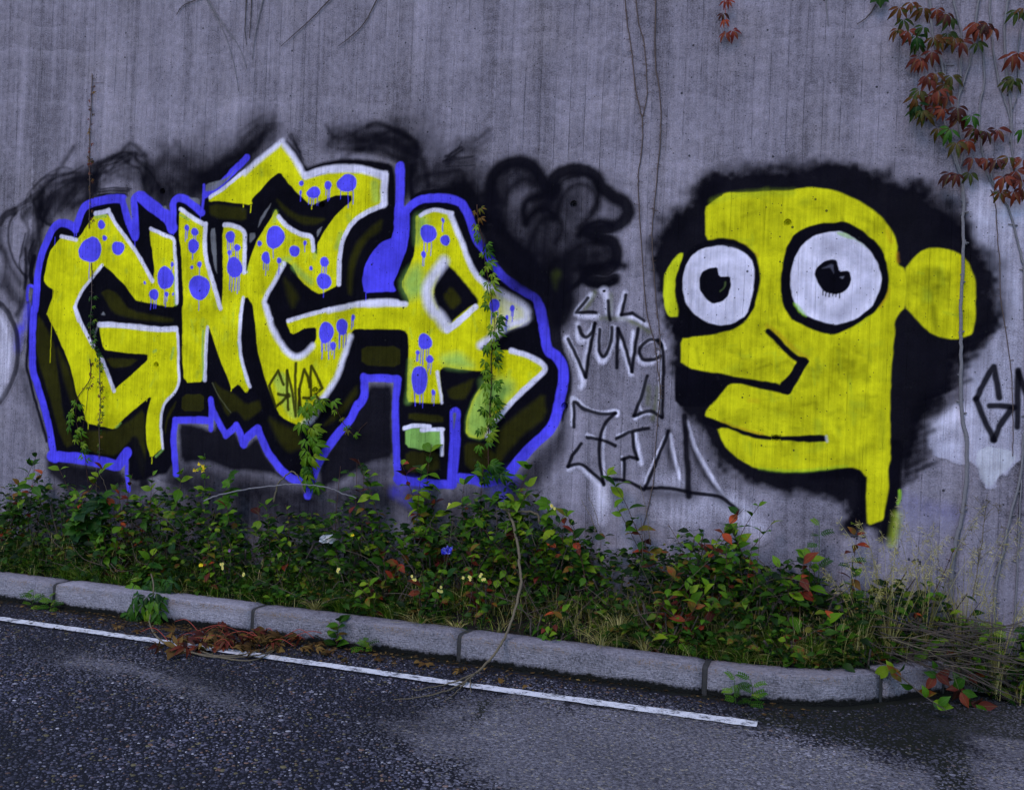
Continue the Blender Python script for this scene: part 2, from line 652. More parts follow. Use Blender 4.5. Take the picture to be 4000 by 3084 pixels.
for t, wd, op in [("c 0,120 200,110 340,160 430,300 455,520", 70, .95), ("c 480,60 560,300 620,420", 150, .55), ("c 470,480 640,430 800,420 900,520", 90, .85),
                  ("c 760,290 820,230 890,180", 22, .75), ("c 760,290 900,290 1000,270", 22, .6), ("c 860,120 960,140 1080,60", 50, .35),
                  ("c 820,520 900,560 960,640 1020,720", 60, .95), ("c 970,480 1060,560 1100,700", 110, .85), ("c 560,320 700,330 860,330", 120, .45)]:
    fog(t, wd * 1.45, min(op * 1.05, .98), tex=.3)
    q0 = T(t)
    for k in range(3):
        ox, oy = random.gauss(0, wd * .4), random.gauss(0, wd * .4)
        fog("s " + " ".join("%f,%f" % (x + ox + random.gauss(0, wd * .2), y + oy + random.gauss(0, wd * .2)) for x, y in q0), wd * random.uniform(.25, .5), min(op, .9), tex=.3)
stroke("c 470,600 560,555 700,535 830,550 900,620", 20, BLACK, .012, .97)
stroke("c 452,330 448,480 465,600", 16, BLACK, .02, .95)
stroke("a 290,1100 262,1250 300,1360", 22, BLACK, .015, .97)
fill("c 860,540 960,620 1060,700 1130,730 1250,860 1400,1040 1560,1160 1700,1280 1760,1400 1780,1560 1600,1560 1480,1430 1330,1330 1200,1210 1120,1060 1020,860 960,720", BLACK, .05, .96)

# --- lettering: black block first
part(LET, ("shadow_block",))
fill("d 420,1245 400,1080 330,800 260,580 235,300 250,60 a 262,1500 300,1340 310,1180 380,980 450,840 500,800 570,810 640,850 680,720 750,640 880,610 1040,600 "
     "1100,760 1150,930 1160,760 1150,620 1200,565 1330,690 1450,740 1480,620 1560,600 1690,690 1740,590 1800,560 b 720,390 1000,150 1110,80 1200,170 1300,340 1420,300 1600,265 1800,265 2040,305 2065,420 2070,700 "
     "2110,690 c 400,690 500,630 640,600 760,600 880,650 940,770 1000,940 1090,1060 1180,1200 1330,1340 1530,1470 1570,1620 f 1580,160 1610,350 1740,500 1745,680 1690,930 1600,1080 1400,1270 1260,1460 "
     "1000,1480 700,1500 340,1450 320,1000 335,640 330,600 60,600 45,780 e 1740,840 1600,1050 1460,1240 1340,1480 1250,1480 1120,1400 980,1240 890,1030 770,1160 705,1000 620,1090 490,800 480,960 190,960 "
     "d 1480,960 1480,1400 1100,1500 1090,1230 1000,1340 760,1300", BLACK, .03)
# black patches below the lower edge
fill("e 210,985 340,1000 510,1060 545,930 610,1115 690,1040 770,1195 885,1095 960,1260 1080,1420 1200,1510 1050,1430 860,1400 650,1390 450,1310 230,1330", BLACK, .05, .97)
fill("e 1400,1360 1560,1120 1760,820 1835,680 1860,655 2030,660 2050,720 2040,1000 2060,1280 1850,1330 1600,1480 1420,1560", BLACK, .06, .97)
fill("f -40,1400 150,1300 310,1250 310,1420 100,1500", BLACK, .1, .6)
fill("d 390,1250 640,1350 1000,1360 1090,1480 900,1600 600,1560 400,1400", BLACK, .06, .9)
fill("f 1420,1330 1560,1200 1720,1000 1790,880 1780,1180 1600,1480 1350,1620 1240,1560", BLACK, .10, .8)
fill("f 1560,-60 1760,-60 1730,180 1760,370 1820,520 1830,680 1800,830 1740,1000 1700,900 1740,640 1650,400", BLACK, .03, .97)
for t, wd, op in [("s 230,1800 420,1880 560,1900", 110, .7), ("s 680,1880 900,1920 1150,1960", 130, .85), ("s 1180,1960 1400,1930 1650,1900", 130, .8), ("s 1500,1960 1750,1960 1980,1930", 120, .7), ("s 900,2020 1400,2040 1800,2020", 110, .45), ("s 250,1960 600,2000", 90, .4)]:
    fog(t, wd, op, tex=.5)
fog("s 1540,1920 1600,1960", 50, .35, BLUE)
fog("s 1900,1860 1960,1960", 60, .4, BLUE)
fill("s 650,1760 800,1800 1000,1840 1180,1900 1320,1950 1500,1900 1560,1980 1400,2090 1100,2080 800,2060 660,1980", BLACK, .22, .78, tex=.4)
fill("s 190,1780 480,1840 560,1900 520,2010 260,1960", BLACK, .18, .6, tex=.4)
stroke("n 165,700 175,900 160,1100 175,1180 215,1340 280,1560", 15, BLACK, .02, .95)
fog("n 130,1150 175,1300 240,1500", 60, .55)
# dark olive faces of the block letters
for t, s in [("a 860,1400 930,1365 1010,1430 1110,1560 1480,1625 d 1470,125 1200,110 990,60 950,20 a 950,1560 890,1440", .03), ("d 905,430 1190,440 1100,505 950,515", .02),
             ("d 320,60 380,150 470,330 500,620 540,900 640,1160 560,1195 490,1010 420,740 330,470 305,340", .03), ("d 480,300 600,560 660,800 620,840 540,600", .05),
             ("d 735,1050 960,1050 1120,960 1230,860 1240,1180 1215,1420 1150,1230 1120,1130 990,1265 840,1250 700,1190 660,1130", .03),
             ("d 1405,1010 1440,890 1510,790 1490,860 1425,970 1412,1090", .02), ("d 1556,745 1740,735 1745,890 1550,880", .008),
             ("e 510,630 560,770 625,930 680,890 720,890 785,975 925,870 900,790 790,830 690,740 580,690", .03),
             ("e 970,930 1100,1000 1240,1040 1270,1190 1150,1235 1060,1130", .05), ("e 1450,1010 1590,850 1735,660 1735,745 1610,910 1480,1010", .04),
             ("e 1772,330 2105,330 2105,512 1770,490", .012), ("b 1040,600 1130,680 1220,740 1310,760 1480,770 1370,830 1270,820 1160,760 1080,680", .03),
             ("b 480,650 790,680 790,790 570,775 480,735", .03), ("b 1955,770 1940,880 1830,945 1760,1050 1710,1200 1690,1420 1655,1400 1660,1160 1730,980 1850,850", .04),
             ("c 720,1440 795,1350 890,1470 800,1555", .03), ("f 760,700 1000,600 950,700 905,785 780,780", .03), ("f 430,900 725,925 725,985 425,955", .02),
             ("f 1210,1040 1400,880 1590,720 1600,930 1400,1090 1200,1320 1165,1250", .04), ("f 905,1150 1060,1160 1170,1250 1250,1290 1120,1380 990,1400 905,1330", .03),
             ("f 405,1230 690,1230 690,1400 405,1400", .03), ("b 1110,1270 1170,1330 1240,1440 1190,1540 1150,1460", .06), ("d 1180,1150 1240,1150 1230,1480 1190,1400", .03)]:
    fill(t, OLIVE, s, .92, tex=.25)
stroke("d 1150,1150 1200,1300 1230,1500", 44, BLACK, .03, .9)

# --- blue border
part(LET, ("border",))
BW = 31
for t, wd in [("d 470,1290 450,1190 425,1050 375,850 320,660 282,540 276,400 280,200 288,20 a 300,1540 318,1360", 28),
              ("a 318,1380 326,1220 355,1090 400,970 440,880 500,818 570,815 640,850", 28), ("a 645,860 690,730 740,660 860,620 980,605 1050,605", 30),
              ("a 1045,620 1085,760 1125,870 1155,935", 26), ("a 1160,920 1155,760 1145,620 1190,570 1230,600", 28), ("a 1210,590 1280,650 1360,710 1440,770 1470,850", 42),
              ("a 1476,840 1478,720 1482,630 1530,595 1600,620 1700,700 1722,720", 26), ("a 1722,720 1735,600 1738,490", 10),
              ("a 1750,570 1860,500 1960,400 2060,300 2105,250", 24), ("b 2100,330 2105,480 2100,650 2098,800 2085,920", 34),
              ("c 395,720 480,640 600,600 740,597 860,632 925,720 965,830 1005,945 1065,1030 1120,1110 1180,1205 1250,1280 1340,1345 1440,1405 1520,1460 1550,1540 1565,1640", 29),
              ("f 1548,0 1575,110 1590,230 1615,360 1690,420 1738,500 1748,600 1735,720 1705,850 1688,930 1655,1000 1600,1075 1500,1170 1400,1270 1330,1360 1270,1440", 36),
              ("f 1260,1440 1100,1490 980,1470 870,1455", 34), ("f 800,1500 812,1300 826,1100 826,900", 38),
              ("f 780,1510 640,1505 500,1485 400,1470 330,1460", 28), ("f 345,1480 325,1300 318,1000 318,820 332,680 338,610", 26),
              ("f 340,612 200,604 60,604", 26), ("f 48,600 55,700 40,780 -10,850", 30), ("e 1740,830 1680,950 1600,1050 1530,1140 1460,1240 1400,1340 1340,1500 1310,1600", 30),
              ("e 1290,1485 1200,1470 1120,1410 1040,1325 980,1240 930,1140 888,1040", 28), ("e 888,1030 840,1075 790,1120 770,1165", 28), ("e 765,1160 740,1085 704,1005", 24),
              ("e 704,1010 660,1055 618,1090", 24), ("e 618,1085 575,1020 530,930 500,860 490,790", 22), ("e 492,800 492,920 490,1040", 18), ("e 480,965 330,962 190,962", 24),
              ("e 185,960 172,1100 180,1250 192,1420", 24), ("d 1088,1240 1040,1300 995,1345 900,1325 760,1300 630,1285 500,1270", 38), ("d 440,1265 470,1280", 40),
              ("d 1085,1250 1080,1400 1100,1560", 14), ("n 165,720 172,640 215,650", 12)]:
    stroke(t, wd * 1.15, BLUE, .012, .98, tex=.06)
fill("c 305,640 395,660 440,730 436,900 412,1030 370,1150 330,1250 295,1330 325,1395 200,1400 45,1410 35,1300 50,1180 110,1070 190,980 300,925", BLUE, .010, .98, tex=.08)
fog("n 120,900 150,860 165,760", 50, .5, BLUE)
fog("n 100,1000 125,900", 60, .35, BLUE)
fog("f 1240,1560 1300,1440", 70, .5, BLUE)
fog("f 330,1560 420,1500 560,1520", 60, .5, BLUE)
for t in ["a 1155,930 1152,1030", "a 1712,720 1706,830", "a 638,880 630,1005", "a 470,930 468,1005", "a 1466,850 1465,890", "a 1482,850 1481,910", "b 1808,1410 1808,1530", "a 652,880 650,920"]:
    stroke(t, 3.2, BLUE, .006, .95, curve=False)
fill("f 806,895 838,895 815,1060", (0.15, 0.145, 0.16), .01, .9)

# --- the four letters
G1 = ("a 810,745 920,735 1000,830 1080,950 1160,1060 1240,1190 1312,1315 1318,1200 1300,1040 1290,1000 1275,920 1280,865 1480,940 1492,1000 1502,1200 1515,1500 1470,1532 1300,1497 1165,1475 "
      "1140,1440 1060,1330 960,1235 880,1165 790,1270 700,1390 640,1520 d 640,0 680,100 760,270 830,400 900,540 970,712 1010,670 1130,570 1260,460 1260,400 1100,390 905,367 880,330 850,190 845,150 "
      "1000,150 1250,165 1500,190 1520,320 1528,500 1528,660 1480,740 1420,800 1390,870 1372,980 1382,1100 1390,1190 1285,1285 1255,1180 1245,1050 1255,900 1300,745 1150,870 1040,960 980,1038 870,1012 740,990 "
      "700,830 660,750 620,580 560,390 500,260 440,140 398,50 a 398,1590 450,1440 462,1380 400,1345 374,1295 400,1150 430,1050 490,970 530,925 650,962 700,900 760,810")
NN = ("b 222,685 330,755 432,820 440,900 436,1050 470,1200 520,1380 576,1548 590,1400 590,830 660,822 772,880 776,1000 768,1235 800,1242 850,1300 850,1400 800,1445 765,1450 e 735,120 735,250 745,400 780,550 828,680 790,736 "
      "730,655 665,702 640,620 570,450 482,180 465,160 450,300 435,632 265,646 240,400 245,200 245,0 b 255,1500 245,1300 230,1000 215,900")
G2 = ("b 790,1240 820,1130 870,980 930,880 1000,770 1040,688 1070,760 1150,850 1250,900 1347,930 1375,1060 1400,1085 1400,990 1450,890 1530,770 1620,680 1692,620 1685,570 1560,575 1450,610 1350,658 1230,560 1150,470 1075,373 "
      "980,450 900,540 830,610 840,655 700,638 580,625 472,625 475,590 600,515 720,430 800,365 900,280 1000,205 1095,110 1180,230 1240,320 1290,420 1400,410 1560,365 1750,365 1850,385 1955,420 1950,650 1800,730 1700,800 1620,920 1580,1050 1570,1200 1582,1335 "
      "1420,1420 1330,1370 1240,1280 1190,1180 1130,1138 1100,1170 1020,1320 950,1450 945,1510 e 970,0 1010,180 1080,300 1150,390 1220,430 1300,380 1360,320 1390,260 1390,170 1300,180 1170,237 1128,110 1300,65 1500,15 b 1650,1500 1900,1480 2200,1490 e 2250,60 2200,185 "
      "2100,185 1720,183 1690,210 1670,300 1620,450 1560,600 1480,740 1400,880 1280,1012 1250,1012 1080,930 1040,850 980,700 930,540 890,380 870,150 850,0 b 845,1500 800,1440")
RR = ("c 488,755 530,735 640,700 790,725 830,850 900,1020 960,1180 1040,1310 1150,1385 1350,1480 1445,1560 f 1455,40 1460,112 1350,170 1200,240 1040,330 1035,365 1190,370 1300,368 1420,420 1540,460 1592,530 1450,650 1330,770 1200,910 1130,1020 "
      "1060,1132 920,1092 920,950 980,760 1060,660 1112,570 1100,550 900,530 730,508 690,540 700,650 728,822 500,812 415,806 420,650 430,450 425,240 400,200 360,188 0,186 0,0 c 0,1490 430,1490 430,1450 365,1330 430,1200 478,1080 490,900")


def dots(lst, name_path):
    for ent in lst:
        cr, x, y, rx, ry = ent[:5]
        nd = ent[5] if len(ent) > 5 else 0
        part(LET, name_path + ("paint_dot",))
        k = 14
        ph = random.uniform(0, 6)
        pts = []
        for q in range(k):
            a = 2 * math.pi * q / k
            r = 1 + 0.06 * math.sin(2 * a + ph) + 0.05 * math.sin(3 * a + 2 * ph) + random.uniform(-.025, .025)
            pts.append("%f,%f" % (x + rx * r * math.cos(a), y + ry * r * math.sin(a)))
        fill(cr + " " + " ".join(pts), BLUE, .008, .98, smooth=2, claim=.4)
        for q in range(nd):
            xx = x + rx * (0.75 * (2 * (q + .5) / nd - 1) + random.uniform(-.15, .15))
            y0 = y + ry * 0.6
            ln = (0.6 + random.random()) * (40 + ry * 0.6) + ry * 0.4
            stroke("%s %f,%f %f,%f" % (cr, xx, y0, xx - ln * .035, y0 + ln), random.uniform(2.6, 4.2), BLUE, .006, .97, curve=False, claim=.4)


def hl(lst, path):
    part(LET, path + ("highlight",))
    for ent in lst:
        t, wd = ent[0], ent[1]
        stroke(t, wd * 1.1, WHITE, ent[2] if len(ent) > 2 else .012, .97, tex=.12, claim=.45)


part(LET, ("letter",)); PG1 = ("letter",)
fill(G1, YELLOW, .010)
part(LET, ("letter.001",))
fill(NN, YELLOW, .010)
part(LET, ("letter.002",))
fill(G2, YELLOW, .010)
part(LET, ("letter.003",))
fill(RR, YELLOW, .012)
# green under-colour showing along edges
for t, s in [("f 930,1085 925,950 985,770 1062,672 1120,640 1180,660 1190,760 1150,900 1090,1050 1055,1125", .05), ("c 370,1330 430,1210 520,1160 560,1260 560,1380 500,1440 430,1460", .10),
             ("c 500,760 560,745 600,800 540,900 500,1000 495,860", .10), ("f 1040,640 1180,600 1320,640 1330,720 1230,830 1180,800", .10), ("f 700,420 860,380 1000,500 900,520 740,500", .08)]:
    fill(t, GREEN, s, .88, tex=.25)
stroke("f 425,800 440,660 450,460", 20, GREEN, .05, .5)
part(LET, ("letter.002",))
for t, wd in [("b 1200,1180 1260,1240 1340,1310", 24), ("b 1100,1130 1160,1120", 22), ("b 1890,480 1900,600", 36), ("b 1600,900 1560,1020", 18), ("b 1030,790 1040,720", 14), ("e 1080,620 1150,800 1200,880", 60), ("b 1380,1060 1375,1100", 14)]:
    stroke(t, wd, GREEN, .04, .6, tex=.3)
part(LET, ("letter.001",))
for t, wd in [("e 425,200 420,400 425,620", 9), ("e 725,300 740,420 770,540 800,640", 10), ("b 225,740 300,780", 8)]:
    stroke(t, wd, GREEN, .012, .75)
part(LET, ("letter",))
for t, wd in [("a 1490,1250 1500,1500", 16), ("d 1480,350 1460,440", 10), ("d 1310,380 1330,370", 10), ("a 820,760 900,750", 14), ("d 1330,1270 1390,1210", 10), ("d 990,1020 1030,985", 8)]:
    stroke(t, wd, GREEN, .015, .6)
# counters of the letters
part(LET, ("shadow_block",))
fill("c 735,1128 800,1190 920,1330 1025,1470 1020,1510 960,1520 820,1635 f 800,140 770,135 740,110 c 690,1550 640,1450 650,1360 700,1230", BLACK, .02)
fill("c 720,1440 795,1350 890,1470 800,1555", OLIVE, .03, .9)
fill("e 790,0 820,40 850,250 905,450 960,650 1010,800 900,760 830,670 790,560 755,420 745,250 755,80", BLACK, .02, .97)
fill("b 790,1450 815,1450 835,1520 850,1640 780,1640 770,1550", BLACK, .012)
fill("a 880,1180 960,1250 1060,1345 1140,1455 1165,1485 1100,1500 1000,1400 920,1372 860,1400 780,1540 750,1560 670,1540 720,1400 800,1290", BLACK, .015, .97)
# bare concrete between the strokes
for t in ["b 488,860 530,850 545,1250 525,1200 490,1000", "b 1005,635 980,690 890,860 905,780 950,700", "b 820,895 865,895 870,930 820,985", "b 1440,835 1430,870 1395,935 1392,880",
          "b 445,480 640,420 700,340 640,440 520,530 440,550", "a 1062,595 1118,590 1112,720 1095,690", "a 1380,670 1420,660 1425,700", "a 1700,600 1705,660 1640,620 1600,590", "a 860,1595 880,1560 902,1595",
          "d 835,180 838,120 805,230 812,270"]:
    fill(t, (0.16, 0.155, 0.165), .012, .92, claim=2)

hl([("a 815,730 880,720 925,705", 16), ("a 925,715 1000,830 1080,945 1160,1055 1240,1190 1305,1305", 14), ("a 1285,860 1380,905 1478,945 1488,1040 1500,1200 1510,1490", 13),
    ("a 870,1170 790,1270 700,1390 645,1520 670,1640", 12), ("d 640,0 680,100 740,230 800,330", 15), ("d 870,440 920,570 975,710", 15), ("d 845,150 960,150 1150,165 1350,185 1500,185", 19),
    ("d 1510,190 1520,340 1522,500 1528,640 1485,730 1420,800 1388,880 1370,1000 1382,1110 1388,1200", 10), ("a 525,920 585,935 650,955", 14)], ("letter",))
hl([("b 230,690 320,755 425,818", 15), ("b 445,820 438,940 440,1060 465,1180 515,1350 570,1535", 17), ("b 605,825 690,840 770,885 780,1000 768,1230", 16), ("b 768,1235 795,1228", 8),
    ("b 765,1450 750,1540 738,1640", 14), ("e 748,0 735,200 745,400 780,550 825,675", 13), ("e 460,170 448,350 438,620", 13)], ("letter.001",))
hl([("b 480,590 600,510 700,430 775,370", 13), ("b 775,385 880,290 1000,195 1095,115 1110,140 1180,230 1240,320 1295,410", 19, .03), ("b 1300,405 1420,370 1600,345 1780,355 1960,410", 27, .02),
    ("b 1975,400 1968,520 1965,650", 26, .02), ("b 1965,655 1850,705 1720,785 1640,900 1600,1020 1585,1180 1580,1330", 17), ("b 1065,755 1150,850 1250,905 1345,930 1365,1045", 16),
    ("b 1110,1160 1040,1290 960,1440 950,1510 1000,1630", 17, .02), ("e 960,0 1010,170 1080,300 1150,390 1225,425 1300,385 1355,325", 20, .03), ("e 1145,115 1300,70 1500,15", 14), ("b 1490,1560 1700,1510 1900,1485 2080,1485", 20, .02),
    ("e 1680,250 1620,420 1560,590 1480,730 1440,780", 20, .03), ("e 1430,800 1360,920 1290,1000", 22, .05)], ("letter.002",))
hl([("c 530,745 600,712 680,700 800,725", 14), ("c 790,740 830,850 880,970 930,1120 980,1220 1040,1300 1100,1340", 19, .02), ("c 730,1140 650,1250 590,1360 590,1450 640,1560 f 680,60 750,160", 38, .05),
    ("f 760,200 860,120 1000,0", 22), ("c 1100,1350 1250,1420 1400,1510 1440,1570 f 1440,60 1420,110 1300,150 1150,250 1040,325", 24, .04), ("f 1300,370 1420,405 1540,460 1590,530 1520,610 1400,720 1280,840 1180,960", 19, .015),
    ("f 1150,980 1110,1090", 22, .03), ("f 675,550 690,660 715,815", 11), ("c 0,1510 200,1500 400,1500", 19, .02), ("c 940,1590 850,1640", 14)], ("letter.003",))
part(LET, ("letter.003", "highlight"))
fill("c 1180,1420 1330,1480 1430,1560 f 1440,80 1300,140 1150,230 1200,120 1230,20", WHITE, .12, .6)
part(LET, ("base_block",))
fill("f 400,1030 720,1030 722,1200 560,1215 400,1190", GREEN, .012, .95, tex=.15)
part(LET, ("base_block", "highlight"))
stroke("f 392,1030 480,1008 610,1012", 17, WHITE, .01)
stroke("f 540,1045 640,1040 725,1040", 15, WHITE, .01)
stroke("f 715,1040 718,1140 715,1260", 14, WHITE, .015)
part(LET, ("letter.002",))
for t in ["b 1352,640 1352,690", "b 765,650 765,675", "b 828,660 825,718", "e 665,690 663,712"]:
    stroke(t, 4, YELLOW, .006)
part(LET, ("letter",))
for t in ["d 755,990 755,1038", "d 1296,1280 1293,1335", "d 1255,770 1253,800", "a 455,1200 450,1470", "d 440,130 428,470"]:
    stroke(t, 3, YELLOW, .006, .9)
part(LET, ("letter.002", "highlight"))
stroke("e 500,640 560,760 660,900", 4, (0.10, .10, .05), .008, .8)

for nm_, x0, x1, y0, y1 in [("letter", 180, 700, 850, 1780), ("letter.001", 700, 980, 800, 1520), ("letter.002", 1000, 1500, 600, 1640), ("letter.003", 1580, 2130, 820, 1700)]:
    part(LET, (nm_,))
    for k in range(150):
        x, y = random.uniform(x0, x1), random.uniform(y0, y1)
        j_, i_ = int((uv_of(x, y)[1] - GV0) / HC), int((uv_of(x, y)[0] - GU0) / HC)
        if RGB[j_, i_, 0] < .35 or RGB[j_, i_, 2] > .2 or RGB[max(j_ - 14, 0), i_, 0] < .35 or RGB[j_, min(i_ + 12, NU - 1), 0] < .35 or RGB[j_, max(i_ - 12, 0), 0] < .35: continue
        L_ = random.uniform(6, 40)
        fog("s %f,%f %f,%f" % (x, y, x + L_ * random.uniform(-.6, .6), y + L_), random.uniform(8, 26), random.uniform(.16, .46), random.choice([(0.22, 0.22, 0.005), (0.30, .46, .05), (0.30, .46, .05)]), tex=.6)
# small second-hand tag inside the lettering
part(LET, ("small_tag",))
for t in ["e 1110,660 1060,540 985,670 1010,760 1040,850 1100,800 1155,745", "e 1060,740 1160,760", "e 1150,870 1140,700 1140,540", "e 1140,540 1180,700 1215,920 1210,700 1215,480", "e 1240,870 1245,690 1290,530 1320,600 1330,680", "e 1240,700 1255,840", "e 1280,770 1340,770",
          "e 1350,780 1340,600 1350,500 1400,600 1440,690 1380,740 1420,790"]:
    stroke(t, 13, OLIVE, .012, .95, curve=False)

A = 'a'
dots([('a', 865, 825, 30, 42), ('a', 895, 940, 19, 25), ('a', 772, 1040, 95, 112, 1), ('a', 1007, 1022, 58, 55), ('a', 1413, 1280, 67, 104, 1), ('a', 1467, 1163, 13, 20, 1), ('a', 1315, 1420, 43, 45, 3),
      ('a', 1425, 1420, 16, 22, 2), ('a', 1478, 1418, 8, 12), ('a', 1235, 1317, 10, 15)], ("letter",))
dots([('a', 1595, 850, 20, 28, 2), ('a', 1663, 885, 30, 36, 2), ('a', 1650, 1008, 48, 60, 1), ('a', 1700, 1160, 18, 28, 1), ('a', 1637, 1187, 13, 17), ('a', 1700, 1358, 87, 112, 1), ('a', 1967, 930, 43, 48, 4),
      ('a', 2025, 1022, 26, 32, 2), ('a', 1957, 1062, 17, 22, 2), ('a', 2000, 1188, 65, 90, 5)], ("letter.001",))
dots([('b', 905, 983, 18, 24), ('b', 1037, 930, 83, 94, 1), ('b', 957, 1105, 38, 50, 3), ('b', 1073, 1132, 20, 28, 1), ('b', 1200, 1052, 42, 52), ('b', 1293, 980, 16, 22, 1), ('b', 1262, 472, 20, 25), ('b', 1255, 552, 11, 20, 1),
      ('b', 1365, 552, 55, 50, 4), ('b', 1485, 490, 32, 36, 3), ('b', 1650, 470, 87, 80, 3), ('b', 1458, 1140, 38, 42, 3), ('b', 1342, 1193, 14, 17), ('b', 1455, 1305, 60, 75, 1),
      ('e', 1473, 215, 65, 90, 6), ('e', 1607, 165, 53, 68, 4), ('e', 1702, 87, 17, 27, 2), ('e', 1530, 332, 25, 34, 2)], ("letter.002",))
dots([('f', 567, 292, 58, 72, 4), ('f', 506, 382, 17, 20, 2), ('f', 612, 440, 30, 35, 3), ('f', 525, 618, 75, 118, 3), ('f', 638, 725, 18, 27, 2),
      ('c', 597, 900, 72, 82, 3), ('c', 740, 960, 42, 46), ('c', 723, 785, 13, 22, 1), ('c', 557, 1080, 22, 28, 2), ('c', 1160, 1510, 48, 55, 3), ('c', 1313, 1535, 22, 28, 3), ('f', 1265, 90, 13, 30, 2)], ("letter.003",))

# --- unfinished black cloud drawing between lettering and face
part(CLOUD, ("black_fill",))
fill("c 1120,620 1150,430 1250,320 1400,290 1520,370 1620,540 1700,420 1850,370 2000,410 2080,520 s 2400,770 2440,800 2440,860 2380,885 2300,905 2390,945 2405,1000 2370,1050 2300,1070 c 1850,1300 1650,1350 1400,1250 1250,1050 1150,850", BLACK, .05, .70, tex=.40)
for t, wd, op in [("c 1380,640 1440,560 1520,530", 70, .55), ("c 1800,520 1900,480", 60, .45), ("c 2060,1010 2140,1040", 60, .6), ("c 1560,760 1640,720", 40, .3), ("c 2000,800 2080,720", 40, .35), ("c 1900,620 1960,700", 40, .3)]:
    p_ = catmull(uv_arr(T(t)), 4).astype(np.float32)
    s_ = wd / 640.0 / 2
    w_ = window(p_, s_ * 2.2)
    X_, Y_ = grid(w_)
    b_ = np.full(X_.shape, 1e9, np.float32)
    for k in range(len(p_) - 1):
        b_ = np.minimum(b_, sd_seg(X_, Y_, p_[k], p_[k + 1])[0])
    put(w_, op * np.exp(-b_ / (s_ * s_)), BLACK, erase=True)
for t, wd, op in [("c 1150,700 1180,480 1290,360 1430,370 1530,480 1600,600", 90, .75), ("c 1200,800 1330,960 1440,1100 1600,1200", 130, .75), ("c 1560,700 1640,820 1600,980 1540,1100", 120, .8), ("c 1640,1240 1720,1120 1850,1080 2000,1000", 110, .75),
                  ("c 1700,700 1780,620 1900,560", 90, .55), ("c 1850,720 1950,860 1800,950", 90, .55), ("c 1300,520 1400,470 1480,450", 60, .3), ("c 1650,1350 1750,1250 1900,1200", 120, .9), ("c 1720,1200 1900,1120 2100,1080", 60, .7),
                  ("m 1060,1330 1000,1280", 60, .3), ("c 1400,1350 1600,1330 1700,1420", 140, .9)]:
    fog(t, wd * 1.35, min(op * 1.15, .97), tex=.35)
fog("c 1690,1250 1700,1340", 40, .35, (0.10, 0.12, 0.01), tex=.3)
part(CLOUD, ("black_outline",))
stroke("c 1130,620 1140,450 1200,350 1300,295 1400,290 1500,345 1560,430 1605,520 1640,570 1680,530", 54, BLACK, .045, .97)
stroke("c 1640,560 1650,470 1700,400 1800,360 1920,360 2020,410 2070,500 s 2371,750 2400,770 2440,790 2455,830 2430,870 2380,890 2330,900 2290,905 2340,930 2390,945 2410,985 2400,1030 2370,1060 2330,1055 2290,1070 2300,1090 2350,1100 2400,1090", 54, BLACK, .04, .97)
stroke("c 1640,560 1690,520 1760,440 1900,400 2000,430 2050,530 2030,640 1980,720", 18, BLACK, .05, .97)
stroke("c 1700,720 1740,580 1860,480 1990,520 2040,640 1970,760 1880,850", 24, BLACK, .05, .85)
stroke("c 1440,1100 1480,940 1560,800 1680,760 1740,860 1680,980", 26, BLACK, .06, .85)
stroke("c 1250,640 1290,520 1400,440 1500,470", 26, BLACK, .06, .85)
stroke("c 1780,1080 1900,1000 2040,980 2140,1060", 24, BLACK, .06, .85)
stroke("c 1430,810 1410,720 1430,630 1500,590 1560,580", 35, BLACK, .05, .97)
stroke("c 1430,810 1500,720 1600,690 1680,760", 27, BLACK, .05, .97)
stroke("c 1880,920 1960,830 2080,800 s 2390,880", 27, BLACK, .04, .97)
stroke("c 1150,740 1240,860 1360,1010 1480,1130", 40, BLACK, .06, .97)
stroke("c 1120,1000 1250,1130 1450,1290 1600,1370", 54, BLACK, .06, .97)
stroke("c 1920,1290 2000,1330 2100,1340 2184,1300", 24, BLACK, .02, .97)
stroke("c 1760,1400 1850,1340 1960,1240 1990,1200", 27, BLACK, .03, .97)
stroke("c 1900,1190 2030,1190 2150,1150 s 2440,1040", 32, BLACK, .05, .97)
stroke("s 2205,1120 2215,1180 2190,1250", 81, BLACK, .08, .97)

# --- name tag in three lines
part(TAG, ("white_shading",))
for t, wd, s in [("g 185,85 90,215 230,230", 18, .03), ("g 265,60 290,120 300,200", 26, .04), ("g 405,75 365,230 470,235 550,280", 18, .03), ("g 95,280 95,360 130,390 200,290", 17, .03), ("g 25,375 85,500 130,650 120,690", 22, .03), ("g 205,290 165,400 140,560", 12, .03),
                 ("g 235,320 225,470 260,530 310,440 330,300", 18, .03), ("g 375,400 420,520 450,610", 15, .03), ("g 460,330 450,480", 12, .03), ("g 520,420 570,385 640,395 665,440", 15, .02), ("g 500,500 540,535 600,520 635,470", 18, .03), ("g 635,520 638,700 635,870", 10, .015), ("g 550,640 500,800 540,860 630,860", 9, .02), ("g 470,900 560,850", 12, .02),
                 ("g 60,940 65,790 75,765 150,830 250,860 350,850 355,880", 14, .02), ("g 275,950 262,1100 268,1280", 9, .02), ("g 40,1235 100,1210 170,1270 230,1340", 14, .03), ("g 240,1340 255,1450", 40, .10), ("g 160,1005 200,1020", 12, .02), ("g 470,1000 500,1120 515,1195", 14, .03), ("g 360,1010 440,985", 10, .02),
                 ("g 390,1150 395,1290", 9, .015), ("g 540,1320 600,1180 670,1020", 10, .015), ("g 705,1010 730,1130 765,1290", 13, .02), ("g 815,920 870,1090 960,1260 1060,1420", 15, .02)]:
    stroke(t, wd, WHITE, s, .9, tex=.15)
fog("g 1080,1470 1200,1560 1260,1640", 80, .75, WHITE)
